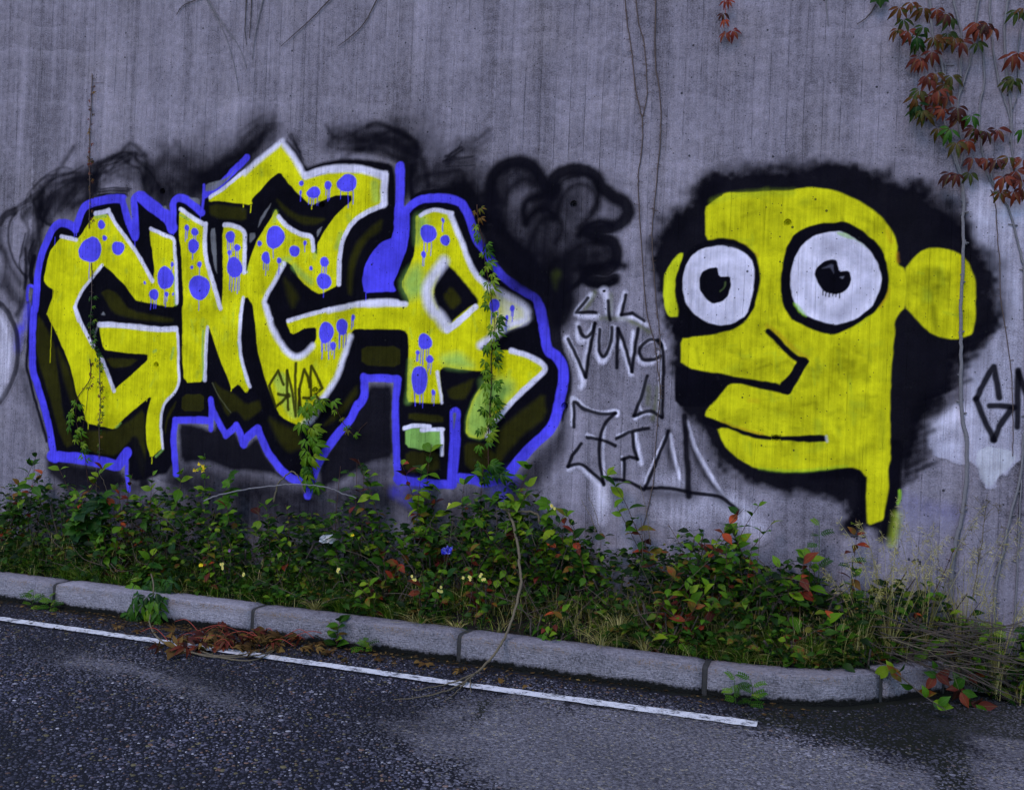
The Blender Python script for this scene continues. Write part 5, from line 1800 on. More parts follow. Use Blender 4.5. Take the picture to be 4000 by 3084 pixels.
def creeper(name, label, cat, stems, leaves=(), mat=M_VINE, roots=0.0, group=None):
    first = wall_path(stems[0][0])[-1]
    root = empty(name, first, label, cat, group)
    for t, r0, r1 in stems:
        mb = MB()
        p = wall_path(t, .004 + r0, wig=.0025)
        tube(mb, p, np.linspace(r0, r1, len(p)), 6)
        if roots:
            for k in range(1, len(p) - 1):
                if random.random() < roots:
                    for q in range(random.randint(1, 3)):
                        a = random.uniform(0, 6.28)
                        e = p[k] + UH * math.cos(a) * random.uniform(.01, .03) + np.array([0, 0, math.sin(a) * random.uniform(.005, .022)]) - NH * .004
                        tube(mb, [p[k], (p[k] + e) / 2 + NH * .002, e], [r1 * .6, r1 * .45, r1 * .3], 4)
        new_obj("stem", mb.mesh("stem", mat, origin=root.location), root)
    for ent in leaves:
        (px, py), key, size, rot = ent[:4]
        pos = P3(px, py, ent[4] if len(ent) > 4 else random.uniform(.03, .06))
        a = math.radians(-90 + rot)
        dv = UH * math.cos(a) + np.array([0, 0, math.sin(a)]) + NH * random.uniform(.05, .45)
        nv = NH + np.array([0, 0, random.uniform(.2, .8)]) + UH * random.uniform(-.3, .3)
        add_leaf(root, key, pos, dv, nv, size)
    return root


def along(txt, n, key_fn, size, side=20):
    p = catmull(np.array(T(txt)), 8)
    out = []
    for k in range(n):
        f = (k + random.random() * .7) / n * (len(p) - 1)
        q = p[int(f)]
        s = random.choice((-1, 1))
        out.append(((q[0] + s * random.uniform(.2, 1) * side, q[1] + random.uniform(-5, 12)), key_fn(f / len(p)), size * random.uniform(.7, 1.2), s * random.uniform(5, 70)))
    return out


RV = "c 1015,655 1028,820 1060,930 1075,1050 1085,1150 1110,1280 1130,1400 1150,1560 f 1165,120 1160,230 1145,330"
creeper("virginia_creeper", "thin creeper with small light green leaves climbing across the blue edge of the R", "creeper",
        [(RV, .0032, .0014), ("f 1145,330 1135,480 1140,640 1130,800 1125,950 1110,1100 1112,1250 1120,1450", .0036, .0032)],
        along(RV, 34, lambda t: "pa_turn" if t < .12 else random.choice(["pa_lime", "pa_lime", "pa_green"]), .046, 18)
        + along("f 1150,300 1140,420 1140,560 1140,700 1130,830 1100,960 1090,1080 1060,1230", 46, lambda t: random.choice(["pa_green", "pa_lime", "pa_lime", "pa_green"]), .048, 26)
        + along("f 1060,1330 1100,1380 1180,1450", 12, lambda t: random.choice(["pa_green", "pa_dark"]), .065, 40), M_STEM, roots=.2)
V4 = "e 1390,1560 1345,1300 1335,1100 1330,950 1355,850 1420,805 1500,795 1545,840 1600,940 1640,1010 1725,1105"
creeper("virginia_creeper", "creeper arching over the tip of the second G with hanging leaves", "creeper",
        [(V4, .0034, .0016), ("e 1725,1105 1780,1020 1830,980", .0016, .001)],
        along("e 1340,1500 1345,1300 1335,1100 1320,970", 24, lambda t: random.choice(["pa_lime", "pa_green", "pa_lime"]), .072, 26)
        + along("e 1280,880 1340,820 1420,780 1520,790", 12, lambda t: random.choice(["pa_lime", "pa_green"]), .066, 14)
        + along("e 1560,880 1640,1010 1725,1090", 6, lambda t: random.choice(["pa_turn", "pa_lime"]), .036, 8), M_STEM)
creeper("virginia_creeper", "drying creeper string down the inside of the first yellow letter", "creeper",
        [("a 785,1150 790,1300 785,1560 d 775,200 800,320 850,430 855,600 860,800 850,1000 855,1180 850,1300", .0030, .0022)],
        along("a 785,1420 785,1600 d 775,180 800,300 840,430 855,520", 34, lambda t: random.choice(["pa_lime", "pa_green", "pa_dark"]), .026, 9)
        + along("d 850,600 860,720 860,860 850,1000 850,1240", 30, lambda t: random.choice(["pa_turn", "pa_brown", "pa_turn", "pa_dark"]), .020, 7), M_VINE, roots=.4)
creeper("virginia_creeper", "creeper with green leaves hanging over the black lower left of the first letter", "creeper",
        [("d 770,440 775,600 700,720 660,800 655,950 680,1080 720,1200 740,1350 760,1500", .0030, .0018), ("d 790,620 760,680 740,860 715,1000 712,1080", .0016, .001)],
        along("d 660,800 640,920 640,1030 690,1090 690,1200 730,1280", 22, lambda t: random.choice(["pa_green", "pa_lime"]), .044, 20)
        + along("d 775,460 780,560 770,640 700,710", 8, lambda t: random.choice(["pa_wine", "pa_turn"]), .022, 6), M_STEM)
creeper("dead_creeper", "dry rust brown creeper string hanging on bare concrete above the first letter", "creeper",
        [("p 298,238 298,300 292,400 290,480 291,576 a 770,420 775,560 770,700 765,860", .0034, .0026), ("p 303,268 336,267", .0018, .001)],
        along("p 297,280 292,400 290,500 a 770,300 775,560 770,860", 46, lambda t: random.choice(["pa_brown", "pa_wine", "pa_wine", "pa_brown"]), .019, 8), M_VINE, roots=.5)
creeper("bare_creeper", "two bare creeper stems joining into one left of the painted face", "creeper",
        [("m 1165,-60 1190,200 1220,400 1240,600 1270,760 1290,850 1295,1000 1265,1250 1270,1456 g 545,150 600,400 622,560 640,720 620,940 600,1250 580,1400 520,1640", .0034, .0026), ("m 1235,-60 1270,180 1305,300 1320,500 1325,700 1290,840", .0032, .0026)], (), M_VINE, roots=.55)
creeper("bare_creeper", "single bare creeper stem running down beside the hair of the face", "creeper",
        [("m 1385,-60 1385,200 1385,450 1415,650 1425,850 1415,1050 1400,1200 1378,1456 h 120,600 105,800 120,1100 150,1500 g 620,200 640,400 635,700 640,870", .0036, .0024)], (), M_VINE, roots=.55)
DS = "dead stems at the top"
for t, lab in [("p 650,-25 700,60 745,170 770,295", "longest pale dead stem curving down from the top edge above the N"), ("p 655,-25 720,80 770,150 795,220", "pale dead stem crossing the longest one at the top edge"), ("p 797,-20 790,80 795,145", "short dark dead stem hanging from the top edge, leftmost of three"),
               ("p 812,-20 808,60 805,125", "thin dead stem hanging in the middle of three at the top"), ("p 853,-20 825,100 812,195", "forked pale dead stem hanging lowest of three at the top"), ("p 1080,-20 1000,65 905,150", "dark slanting dead stem above the peak of the second G"),
               ("p 1225,-25 1170,80 1090,150", "slanting dead stem right of the other slanting one"), ("p 665,-15 635,0 590,20 570,50", "small curled dead stem at the top edge, leftmost"), ("l 475,-40 478,60 500,220", "pale dead stem on bare concrete above the hair of the face"), ("l 890,40 820,140 730,205", "thin dark stem below the single green leaf at the top")]:
    creeper("withered_vine", lab, "withered vine", [(t, .0042 if "dark slanting" in lab or "slanting" in lab else .0036, .0018)], (), M_GREY if "pale" in lab else M_WOOD, roots=.25, group=DS)
creeper("virginia_creeper", "short red creeper tip hanging from the top edge left of the main creeper", "creeper", [("m 1875,-60 1880,60 1900,200", .0018, .001)],
        [(T("m 1866,95")[0], "pa_wine", .050, 10), (T("m 1880,140")[0], "pa_red", .045, -20), (T("m 1890,230")[0], "pa_wine", .062, -30), (T("m 1930,215")[0], "pa_red", .060, 40), (T("m 1880,5")[0], "pa_red", .05, 30), (T("m 1905,5")[0], "pa_red", .04, 30)], M_REDST)
creeper("virginia_creeper", "single large green leaf hanging in from the top edge", "creeper", [("l 900,-60 915,-5", .002, .0015)], [(T("l 915,-40")[0], "ma_green", .075, 5)], M_GSTEM)
LL = []
for k, (x, y) in enumerate([(1080, 60), (1110, 160), (1180, 20), (1280, 60), (1390, 70), (1470, 110), (1510, 140), (1150, 250), (1070, 240), (1280, 220), (1220, 300), (1240, 360), (1420, 320), (1360, 300), (1480, 270), (1540, 310), (1590, 340), (1240, 470)]):
    LL.append(((x, y), random.choice(["pa_bronze", "pa_bronze", "pa_bronze", "pa_bronze", "pa_dark", "pa_wine"])))
for (x, y) in [(1720, 350), (1330, 650), (1300, 620), (1250, 740), (1210, 790), (1225, 850), (1270, 910), (1300, 930), (1210, 900), (1670, 950), (1580, 950), (1560, 880), (1400, 1050), (1500, 1060), (1550, 1170), (1640, 1150), (1980, 1290), (1910, 1570), (2095, 1060)]:
    LL.append(((x, y), random.choice(["pa_bronze", "pa_bronze", "pa_wine", "pa_wine", "pa_bronze", "pa_dark"])))
for (x, y) in [(1670, 210), (1740, 230), (1720, 180), (1800, 190), (1850, 230), (2050, 90), (2100, 60), (2060, 430), (2010, 450), (1960, 660), (2030, 640), (1380, 600), (1510, 620), (1460, 690), (1400, 740), (1380, 790), (1340, 780), (1480, 790), (1440, 890), (1370, 880), (1700, 1050), (1740, 1070), (1790, 1070), (1890, 1060), (1690, 1300), (1800, 1300), (1880, 1310),
               (1500, 1420), (1550, 1430), (1660, 1420), (1940, 1450), (2010, 1440), (2040, 1400), (2020, 1570), (2090, 1540), (2080, 1480), (2095, 1310), (1260, 490), (1350, 420)]:
    LL.append(((x, y), random.choice(["pa_wine", "pa_wine", "pa_wine", "pa_bronze", "pa_wine"])))
leaves = [((3000 + x / 2.105, y / 2.105), key, random.uniform(.060, .080), random.uniform(-35, 35), random.uniform(.03, .11)) for (x, y), key in LL]
creeper("virginia_creeper", "large creeper with red and bronze leaves hanging down the right end of the wall", "creeper",
        [("l 1320,-60 1340,150 1360,330 1420,500 1440,600 1450,700 1410,780 1450,1000 1490,1180 1550,1370 1590,1500 1600,1690", .0075, .005), ("l 1505,-60 1560,150 1590,300 1580,600 1575,760 1560,880 1570,1050 1600,1220 1580,1400", .006, .004),
         ("l 1670,430 1650,560 1600,700 1570,800", .006, .004), ("l 1745,-60 1700,250 1755,400 1780,650 1740,900 1755,1200 1790,1400 1860,1550", .006, .004), ("l 1830,-60 1820,100 1850,400 1900,700 1980,950 2000,1200 2030,1400", .0055, .004),
         ("l 1980,-60 1940,250 1955,550 1985,800 2000,1000 1990,1180", .007, .0055), ("l 2090,150 2050,450 2060,700 2010,900", .004, .003), ("l 1250,250 1290,400 1360,510 1380,590", .004, .003), ("l 1530,540 1440,530 1380,480", .003, .002),
         ("l 1450,520 1480,780 1560,1000 1600,1200", .004, .003)], leaves, M_GREY, roots=.15)
creeper("bare_creeper", "thick grey bare creeper trunk running down the right side past the painted ear", "creeper",
        [("i 1545,0 1600,150 1640,280 1670,500 1660,700 1665,1000 1645,1350 1645,1638 k 1410,100 1410,450 1420,650 1450,760 1450,1000 1430,1250 1390,1450 1350,1680 s 3712,2350 3705,2570", .0075, .012)], (), M_GREY, roots=.2)
creeper("bare_creeper", "slender grey bare creeper stem at the right edge beside the black letters", "creeper",
        [("i 1880,200 1930,400 2040,560 2100,760 2160,1000 2184,1200 k 1880,600 1866,760 1840,1050 1770,1330 1720,1600 1690,1690 s 3885,2350 3870,2590", .005, .008), ("k 1850,1060 1835,1380 1825,1600 s 3965,2350 3960,2590", .004, .005)], (), M_GREY, roots=.2)
creeper("bare_creeper", "hair thin bare creeper stem between the grey trunk and the black letters", "creeper",
        [("i 1900,420 1940,560 1955,800 1980,1100 1990,1400 k 1770,200 1785,450 1790,690 1785,900", .0026, .002)], (), M_VINE, roots=.3)

# ------------------------------------------------------------------ creeper spilling over the kerb
rc = empty("virginia_creeper", W(*[uv_of(600, 2300, .62)[0], .15, .62]), "green creeper spilling over the kerb onto the road at the left", "creeper")
mb = MB()
p = catmull([P3(590, 2240, .55), P3(600, 2290, .70), P3(590, 2380, .76), P3(585, 2420, .80)], 5)
tube(mb, p, np.linspace(.005, .004, len(p)), 6)
pr = [*[np.array([*ground(a, b, .012), .012]) for a, b in [(580, 2415), (600, 2470), (660, 2520), (760, 2550), (900, 2560), (1010, 2540), (1080, 2510)]]]
p2 = catmull(pr, 5)
tube(mb, p2, np.linspace(.0055, .0035, len(p2)), 6)
new_obj("stem", mb.mesh("stem", M_DEAD, origin=rc.location), rc)
for k, (x, y) in enumerate([(1150, 1050), (1210, 1080), (1290, 1010), (1370, 1060), (1190, 1140), (1250, 1150), (1330, 1180), (1400, 1170), (1270, 1250), (1110, 1330), (1090, 1400), (1350, 1420), (1330, 1120), (1420, 1010), (1230, 1200), (1380, 1270), (1140, 1240), (1300, 1090), (1480, 1020), (1180, 1370)]):
    d_ = .60 if y < 1100 else .76
    pos = P3(x / 2.184, 1800 + y / 2.184, d_)
    pos[2] = max(pos[2], .04)
    a = math.radians(-90 + random.uniform(-50, 50))
    key = random.choice(["pa_green", "pa_dark", "pa_dark", "pa_green"]) if k > 1 else "pa_lime"
    add_leaf(rc, key, pos, UH * math.cos(a) + np.array([0, 0, math.sin(a)]) + NH * .5, NH + np.array([0, 0, .9]) + rng.normal(0, .25, 3), random.uniform(.08, .115))

# ------------------------------------------------------------------ other weeds that can be told apart
def narrow(mb, p, dirv, L, w, up=(0, 0, 1)):
    x = unit(dirv)
    y = unit(np.cross(up, x))
    z = np.array([0, 0, 1.0])
    mb.add([p, p + x * L * .5 + y * w - z * L * .05, p + x * L - z * L * .2, p + x * L * .5 - y * w - z * L * .05], [(0, 1, 2, 3)])


def rnd_attr(me, per, n):
    at = me.attributes.new("rnd", 'FLOAT', 'POINT')
    vals = np.repeat(rng.random(n), per) if np.isscalar(per) else np.repeat(rng.random(n), per)
    at.data.foreach_set("value", np.resize(vals, len(me.vertices)).astype(np.float32))


MW = dict(
    weed=leaf_mat("weed_green", [(0.0, (.014, .055, .005)), (0.5, (.032, .105, .007)), (1.0, (.080, .165, .010))], obj=False),
    grass=leaf_mat("grass_green", [(0.0, (.028, .070, .005)), (0.6, (.070, .135, .008)), (1.0, (.17, .20, .022))], obj=False),
    straw=leaf_mat("grass_straw", [(0.0, (.13, .115, .025)), (0.5, (.30, .25, .075)), (1.0, (.46, .40, .16))], 0.6, obj=False),
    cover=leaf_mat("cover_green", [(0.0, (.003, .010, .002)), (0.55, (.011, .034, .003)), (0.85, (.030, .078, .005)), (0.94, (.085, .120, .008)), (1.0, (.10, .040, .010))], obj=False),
    litter=leaf_mat("litter_brown", [(0.0, (.008, .006, .004)), (0.5, (.040, .024, .010)), (0.85, (.11, .062, .020)), (1.0, (.22, .14, .045))], 0.9, obj=False, spec=.05),
)


def grass_blades(mb, base, n, hmin, hmax, spread, w, droop, cnt):
    for k in range(n):
        a = random.uniform(0, 6.28)
        h = random.uniform(hmin, hmax)
        out = random.uniform(.15, 1) * spread
        dv = UH * math.cos(a) + NH * math.sin(a)
        b = base + dv * random.uniform(0, .02) - np.array([0, 0, .01])
        sd = unit(np.cross(dv, [0, 0, 1]) + rng.normal(0, .3, 3))
        vs, fs = [], []
        ns = 5
        for s in range(ns + 1):
            t = s / ns
            q = b + dv * out * t ** 1.6 + np.array([0, 0, h * (t - droop * t ** 3)])
            ww = w * (1 - t ** 2) + .0003
            vs += [q - sd * ww, q + sd * ww]
        for s in range(ns):
            fs.append((2 * s, 2 * s + 1, 2 * s + 3, 2 * s + 2))
        mb.add(vs, fs)
        cnt.append(len(vs))


def tuft(px, py, d, n, h0, h1, spread, mat, label, w=.0022, droop=.35, seeds=False):
    for _ in range(3):
        d = max(min(d, dmax(uv_of(px, py, d)[0]) - .005), .03)
    u = uv_of(px, py, d)[0]
    base = W(u, bed_z(u, d), d)
    root = empty("grass_tuft", base, label, "grass", "grass tufts in the planting strip")
    mb = MB(); cnt = []
    grass_blades(mb, base, n, h0, h1, spread, w, droop, cnt)
    me = mb.mesh("blades", MW[mat], origin=root.location)
    rnd_attr(me, cnt, len(cnt))
    new_obj("blades", me, root)
    if seeds:
        ms = MB(); cnt = []
        for k in range(seeds):
            a = random.uniform(0, 6.28)
            h = random.uniform(.8, 1.15) * h1
            dv = UH * math.cos(a) + NH * math.sin(a) * .5
            tip = base + dv * spread * random.uniform(.5, 1.3) + np.array([0, 0, h])
            pts = catmull([base, base + (tip - base) * .5 + np.array([0, 0, h * .18]), tip], 6)
            tube(ms, pts, np.linspace(.0012, .0006, len(pts)), 4); cnt.append(4 * len(pts))
            for q in range(26):
                f = random.uniform(.62, 1)
                p = pts[int(f * (len(pts) - 1))]
                e = unit(dv * random.uniform(.2, 1) + rng.normal(0, .5, 3) + np.array([0, 0, -.2]))
                L = random.uniform(.018, .045) * (1.2 - f * .5)
                sd = unit(np.cross(e, CAMV)) * .0012
                ms.add([p, p + e * L + sd, p + e * L * 1.15, p + e * L - sd], [(0, 1, 2, 3)]); cnt.append(4)
        me = ms.mesh("seed_heads", MW["straw"], origin=root.location)
        rnd_attr(me, cnt, len(cnt))
        new_obj("seed_heads", me, root)
    return root


for a in [
    (260, 2230, .52, 60, .08, .17, .10, "grass", "bright green grass tuft on the kerb edge at the left"),
    (320, 2240, .54, 70, .08, .16, .12, "grass", "second bright grass tuft just right of the leftmost one"),
    (1230, 2390, .54, 80, .08, .16, .14, "straw", "pale dry grass tuft spilling over the kerb left of the small kerb plant"),
    (1330, 2360, .50, 60, .10, .20, .14, "grass", "green grass tuft behind the pale dry one"),
    (1520, 2380, .52, 90, .10, .20, .16, "grass", "long arching green grass tuft above the third kerb stone"),
    (1460, 2330, .46, 50, .10, .22, .12, "straw", "yellowing grass tuft left of the long arching green one"),
    (1060, 2230, .48, 50, .08, .18, .08, "grass", "thin grass tuft behind the grey green rosette"),
    (2420, 2380, .44, 70, .14, .28, .16, "straw", "straw coloured grass tuft below the name tag near the kerb"),
    (2520, 2480, .54, 60, .10, .20, .18, "straw", "dry grass lying over the kerb beside wine red leaves"),
    (2700, 2330, .36, 70, .14, .28, .14, "straw", "dead grass tuft among cut stalks right of the name tag"),
    (2880, 2390, .40, 80, .12, .26, .16, "straw", "dry grass tuft under the chin"),
    (3010, 2390, .40, 80, .12, .24, .14, "grass", "dark green grass tuft under the middle of the jaw"),
    (3180, 2420, .40, 90, .12, .26, .16, "grass", "dark green grass tuft left of the orange shrub"),
    (3280, 2380, .30, 60, .14, .30, .14, "straw", "dry grass tuft right below the painted neck"),
    (700, 2290, .555, 46, .06, .14, .20, "straw", "dry grass spilling over the kerb right of the kerb creeper"),
    (1640, 2450, .555, 60, .07, .16, .22, "straw", "dry grass hanging over the kerb below the grass with toadflax"),
    (1780, 2470, .55, 40, .06, .13, .18, "straw", "thin dry grass at the third kerb joint"),
    (2350, 2540, .555, 56, .07, .18, .24, "straw", "long dry blades hanging over the kerb below the name tag"),
    (2900, 2600, .545, 60, .08, .18, .20, "grass", "green grass hanging over the curved kerb stone"),
    (3220, 2600, .42, 60, .08, .20, .20, "straw", "dry grass hanging over the curved kerb before its right joint"),
]:
    tuft(*a)
for a in [
    (3480, 2330, .20, 46, .30, .62, .26, "straw", "tall dry grass with seed heads under the painted ear, left clump"),
    (3620, 2330, .16, 60, .34, .74, .30, "straw", "tall dry grass with seed heads behind the brush pile, middle clump"),
    (3760, 2380, .14, 54, .32, .74, .30, "straw", "tall dry grass with seed heads at the grey creeper trunk"),
    (3900, 2420, .10, 36, .24, .60, .26, "straw", "tall dry grass with seed heads at the right edge"),
    (3380, 2350, .24, 34, .22, .46, .20, "straw", "dry seeding grass beside the berry sprig"),
]:
    tuft(*a, w=.0016, droop=.28, seeds=14)


# flowering weeds
def petal_mat(name, c1, c2):
    m = NT(name)
    n = m.noise(m.pos(), 150.0, 2.0)
    return m.base(m.mix(n, c1, c2), 0.6, None, 0.2)


M_PALEY = petal_mat("petal_pale_yellow", (.55, .50, .10), (.70, .65, .22))
M_ORANGE = petal_mat("petal_orange", (.60, .28, .01), (.70, .36, .02))
M_YEL = petal_mat("petal_yellow", (.60, .42, .005), (.75, .55, .01))
M_PINK = petal_mat("petal_purple", (.20, .07, .20), (.36, .16, .34))


def toadflax(px, py, label, d=.47, n=4):
    top = P3(px, py, d)
    u = uv_of(px, py, d)[0]
    base = W(u + random.uniform(-.03, .03), bed_z(u, d), d)
    root = empty("toadflax", base, label, "flower", "toadflax flowers")
    mb = MB()
    pts = catmull([base, (base + top) / 2 + UH * random.uniform(-.015, .015), top], 6)
    tube(mb, pts, np.linspace(.0016, .001, len(pts)), 4)
    for k in range(46):
        p = pts[int(random.uniform(0.1, .92) * (len(pts) - 1))]
        a = random.uniform(0, 6.28)
        narrow(mb, p, UH * math.cos(a) + NH * math.sin(a) + np.array([0, 0, .5]), random.uniform(.018, .035), .0016)
    me = mb.mesh("stem", MW["weed"], origin=root.location)
    rnd_attr(me, 4, len(me.vertices) // 4 + 1)
    new_obj("stem", me, root)
    for k in range(n):
        c = top + UH * random.gauss(0, .011) + np.array([0, 0, random.uniform(-.028, .004)]) + NH * random.uniform(.003, .014)
        mf = MB()
        for q, (a, ln) in enumerate([(60, .011), (120, .011), (200, .009), (270, .010), (340, .009)]):
            a = math.radians(a)
            e = UH * math.cos(a) + np.array([0, 0, math.sin(a)]) + NH * .4
            s = np.array([0, 0, math.cos(a)]) - UH * math.sin(a)
            mf.add([c, c + e * ln * .6 + s * .0045, c + e * ln, c + e * ln * .6 - s * .0045], [(0, 1, 2, 3)])
        mf.add([c + NH * .004 + UH * .0035, c + NH * .004 + np.array([0, 0, .003]), c + NH * .004 - UH * .0035, c + NH * .005 - np.array([0, 0, .004])], [(0, 1, 2, 3)], 1)
        new_obj("flower", mf.mesh("flower", [M_PALEY, M_ORANGE], origin=root.location), root)


for (x, y, l) in [(870, 2200, "pale yellow toadflax right of the yellow dandelion"), (952, 2234, "small pale yellow toadflax furthest from the dandelion on its right"), (940, 2312, "pale yellow toadflax low at the kerb left of the second joint"), (1326, 2215, "pale yellow toadflax spike in the middle of the strip"),
                  (1620, 2250, "pale yellow toadflax among grass below the blue bar"), (1722, 2292, "single low pale yellow toadflax near dark red leaves"), (1828, 2248, "pale yellow toadflax beside red leaves left of the bent branch"), (1886, 2242, "pale yellow toadflax nearest to the bent branch"), (1758, 1970, "pale yellow toadflax high against the dark wall"), (2160, 1972, "pale yellow toadflax bud right of the branch fork")]:
    toadflax(x, y, l, d=.47 if y > 2050 else .16)


def flower_head(root, c, mat, n, r, flat=True):
    mf = MB()
    for k in range(n):
        a = random.uniform(0, 6.28)
        e = UH * math.cos(a) + np.array([0, 0, math.sin(a) * (.5 if flat else 1)]) + NH * (.25 if flat else random.uniform(-.2, 1.2))
        if flat: e = e + np.array([0, 0, .35])
        e = unit(e) * r * random.uniform(.6, 1)
        s = unit(np.cross(e, CAMV)) * r * .10
        mf.add([c, c + e * .6 + s, c + e, c + e * .6 - s], [(0, 1, 2, 3)])
    new_obj("flower", mf.mesh("flower", mat, origin=root.location), root)


def simple_weed(name, label, cat, px, py, d, leaf, nleaf, lsize, head=None, stemmat=None, group=None, spread=.06, h0=None):
    top = P3(px, py, d)
    u = uv_of(px, py, d)[0]
    bz = bed_z(u, d) if d < .56 else .005
    base = W(u + random.uniform(-.02, .02), bz, d)
    if top[2] < bz + .05: top[2] = bz + .05
    root = empty(name, base, label, cat, group)
    mb = MB()
    pts = catmull([base, (base + top) / 2 + UH * random.uniform(-.02, .02), top], 6)
    tube(mb, pts, np.linspace(.0026, .0014, len(pts)), 5)
    new_obj("stem", mb.mesh("stem", stemmat or M_GSTEM, origin=root.location), root)
    for k in range(nleaf):
        t = (k + .5) / nleaf
        p = pts[int(t * (len(pts) - 1))]
        a = k * 2.4 + random.uniform(-.4, .4)
        dv = UH * math.cos(a) + NH * (math.sin(a) * .7 + .3) + np.array([0, 0, random.uniform(.0, .6)])
        add_leaf(root, random.choice(leaf), p, dv, np.array([0, 0, 1.0]) + NH * .8 + rng.normal(0, .2, 3), lsize * random.uniform(.7, 1.2))
    if head: flower_head(root, top, *head)
    return root


simple_weed("dandelion", "yellow dandelion flower near the kerb at the left", "flower", 787, 2208, .48, ["pi_green"], 4, .07, (M_YEL, 60, .020, True))
simple_weed("clover", "purple clover flower head right of the dandelion", "flower", 897, 2150, .44, ["ov_green"], 4, .025, (M_PINK, 70, .013, False))
simple_weed("ragwort", "small yellow ragwort flower in the middle of the strip", "flower", 1378, 2090, .34, ["pi_green"], 5, .05, (M_YEL, 22, .016, True))
gr = simple_weed("goldenrod", "goldenrod with yellow spray and big light leaves on top", "flower", 800, 1770, .12, ["ov_lime", "ov_lime", "ov_green"], 26, .072, None)
for k in range(6):
    flower_head(gr, P3(780 + random.uniform(-25, 30), 1815 + random.uniform(-10, 30), .14), M_YEL, 30, .018, False)
simple_weed("maple_seedling", "dark maple seedling with large lobed leaves behind the bronze shrub", "seedling", 400, 1925, .30, ["ma_dark", "ma_dark", "ma_green"], 20, .115)
simple_weed("maple_seedling", "dark maple seedling low at the left of the strip", "seedling", 310, 1990, .34, ["ma_dark", "ma_green"], 14, .105)
simple_weed("maple_seedling", "light maple seedling right of the goldenrod against black paint", "seedling", 900, 1835, .12, ["ma_green", "ma_lime"], 14, .09)
simple_weed("maple_seedling", "light maple leaves at the top of the shrubs right of the R", "seedling", 2140, 1945, .16, ["ma_lime", "ma_green"], 10, .085)
for (x, y, l) in [(1395, 1795, "feathery weed stalk against the black panel right of the arching creeper"), (1420, 1850, "second feathery weed stalk close right of the tall one"), (1330, 1820, "feathery weed stalk directly beside the arching creeper")]:
    simple_weed("feathery_weed", l, "weed", x, y, .10, ["pi_green", "pi_dark"], 14, .07, stemmat=M_STEM)
for (x, y, d, l) in [(130, 2310, .78, "small fern like weed growing in the gutter at the left"), (195, 2330, .77, "fern leaf weed beside the first kerb joint"), (2870, 2655, .80, "small leafy weed in the gutter under the curved kerb"), (2930, 2650, .79, "pale sprig in the gutter right of the leafy weed"), (1420, 2560, .76, "tiny ferny weed at the kerb foot in the middle")]:
    simple_weed("gutter_weed", l, "weed", x, y, d, ["pi_green", "pi_lime"], 8, .08)
simple_weed("bramble", "pinnate rose shoot leaning in front of the black neck line", "weed", 3200, 2030, .10, ["pi_dark", "pi_green"], 16, .08)
simple_weed("bramble", "pinnate rose shoot with drooping leaves below the berry sprig", "weed", 3330, 2170, .14, ["pi_dark", "pi_green"], 14, .08)
simple_weed("tansy", "feathery green tansy clump at the far right beside the wall", "weed", 3880, 2440, .10, ["pi_green", "pi_lime"], 24, .085)
simple_weed("tansy", "small feathery tansy at the right edge of the frame", "weed", 3985, 2470, .06, ["pi_green", "pi_lime"], 14, .055)
kp = simple_weed("chokeberry_sprig", "small leafy sprig hanging at the kerb face in the middle", "shrub", 1330, 2420, .74, ["ov_green", "ov_green", "ov_turn"], 12, .085, stemmat=M_STEM)
# grey green rosette
rt = empty("stonecrop", P3(1110, 2350, .54), "grey green fleshy rosette plant on the kerb edge", "plant")
for k in range(34):
    a = random.uniform(0, 6.28); rr = random.uniform(0, .085)
    pos = P3(1110, 2350, .55) + UH * math.cos(a) * rr * 1.2 + NH * math.sin(a) * rr * .6 + np.array([0, 0, random.uniform(0, .05)])
    add_leaf(rt, random.choice(["ov_green", "ov_dark", "ov_green"]), pos, UH * math.cos(a) + NH * (math.sin(a) + .3) + np.array([0, 0, .4]), np.array([0, 0, 1.0]) + NH * .7, .046 * random.uniform(.8, 1.2))

# ------------------------------------------------------------------ mass of small growth nobody could count
mb, cnt = MB(), []
PX = [0, 300, 700, 1000, 1400, 1750, 2000, 2200, 2600, 3000, 3400, 3700, 4100]
TOP = [.50, .50, .54, .50, .50, .68, .70, .56, .54, .44, .40, .34, .26]
for k in range(15500):
    px_ = random.uniform(-350, 3720) if random.random() < .94 else random.uniform(3600, 4150)
    d = .03 + .53 * random.random() ** 1.5
    u = uv_of(px_, 1542, d)[0]
    if d > dmax(u) + .03: continue
    cl = math.sin(u * 5.3 + 1) * .5 + math.sin(u * 11.7 + d * 9) * .35 + math.sin(u * 23.1 - d * 15 + 2) * .3
    if cl < -.6 and random.random() < .7: continue
    hmx = (0.82 + .26 * cl) * np.interp(px_, PX, TOP) * (1.0 if d < .35 else .55 if d < .47 else .3)
    if d > .36 and 1760 < px_ < 2420 and random.random() < .9: continue
    z = bed_z(u, d) + hmx * random.random() ** 0.95
    a = random.uniform(0, 6.28)
    L = random.choice([random.uniform(.015, .035), random.uniform(.025, .06), random.uniform(.035, .08)])
    v, f = blade(L, .55, (0, .8, 1, .6, 0), .2, .25)
    x = unit(UH * math.cos(a) + NH * (math.sin(a) * .8 + .1) + np.array([0, 0, random.uniform(-.3, .6)]))
    n = np.array([0, 0, 1.0]) + NH * random.uniform(0, .9) + rng.normal(0, .3, 3)
    zz = unit(n - np.dot(n, x) * x)
    yy = np.cross(zz, x)
    R_ = np.stack([x, yy, zz], 1)
    v = np.array(v) @ R_.T + W(u, z, d)
    mb.add(v, f); cnt.append(len(v))
me = mb.mesh("undergrowth", MW["cover"]); rnd_attr(me, cnt, len(cnt))
new_obj("undergrowth", me, kind="stuff", label="tangle of small green leaves filling the planting strip", cat="undergrowth")
mb, cnt = MB(), []
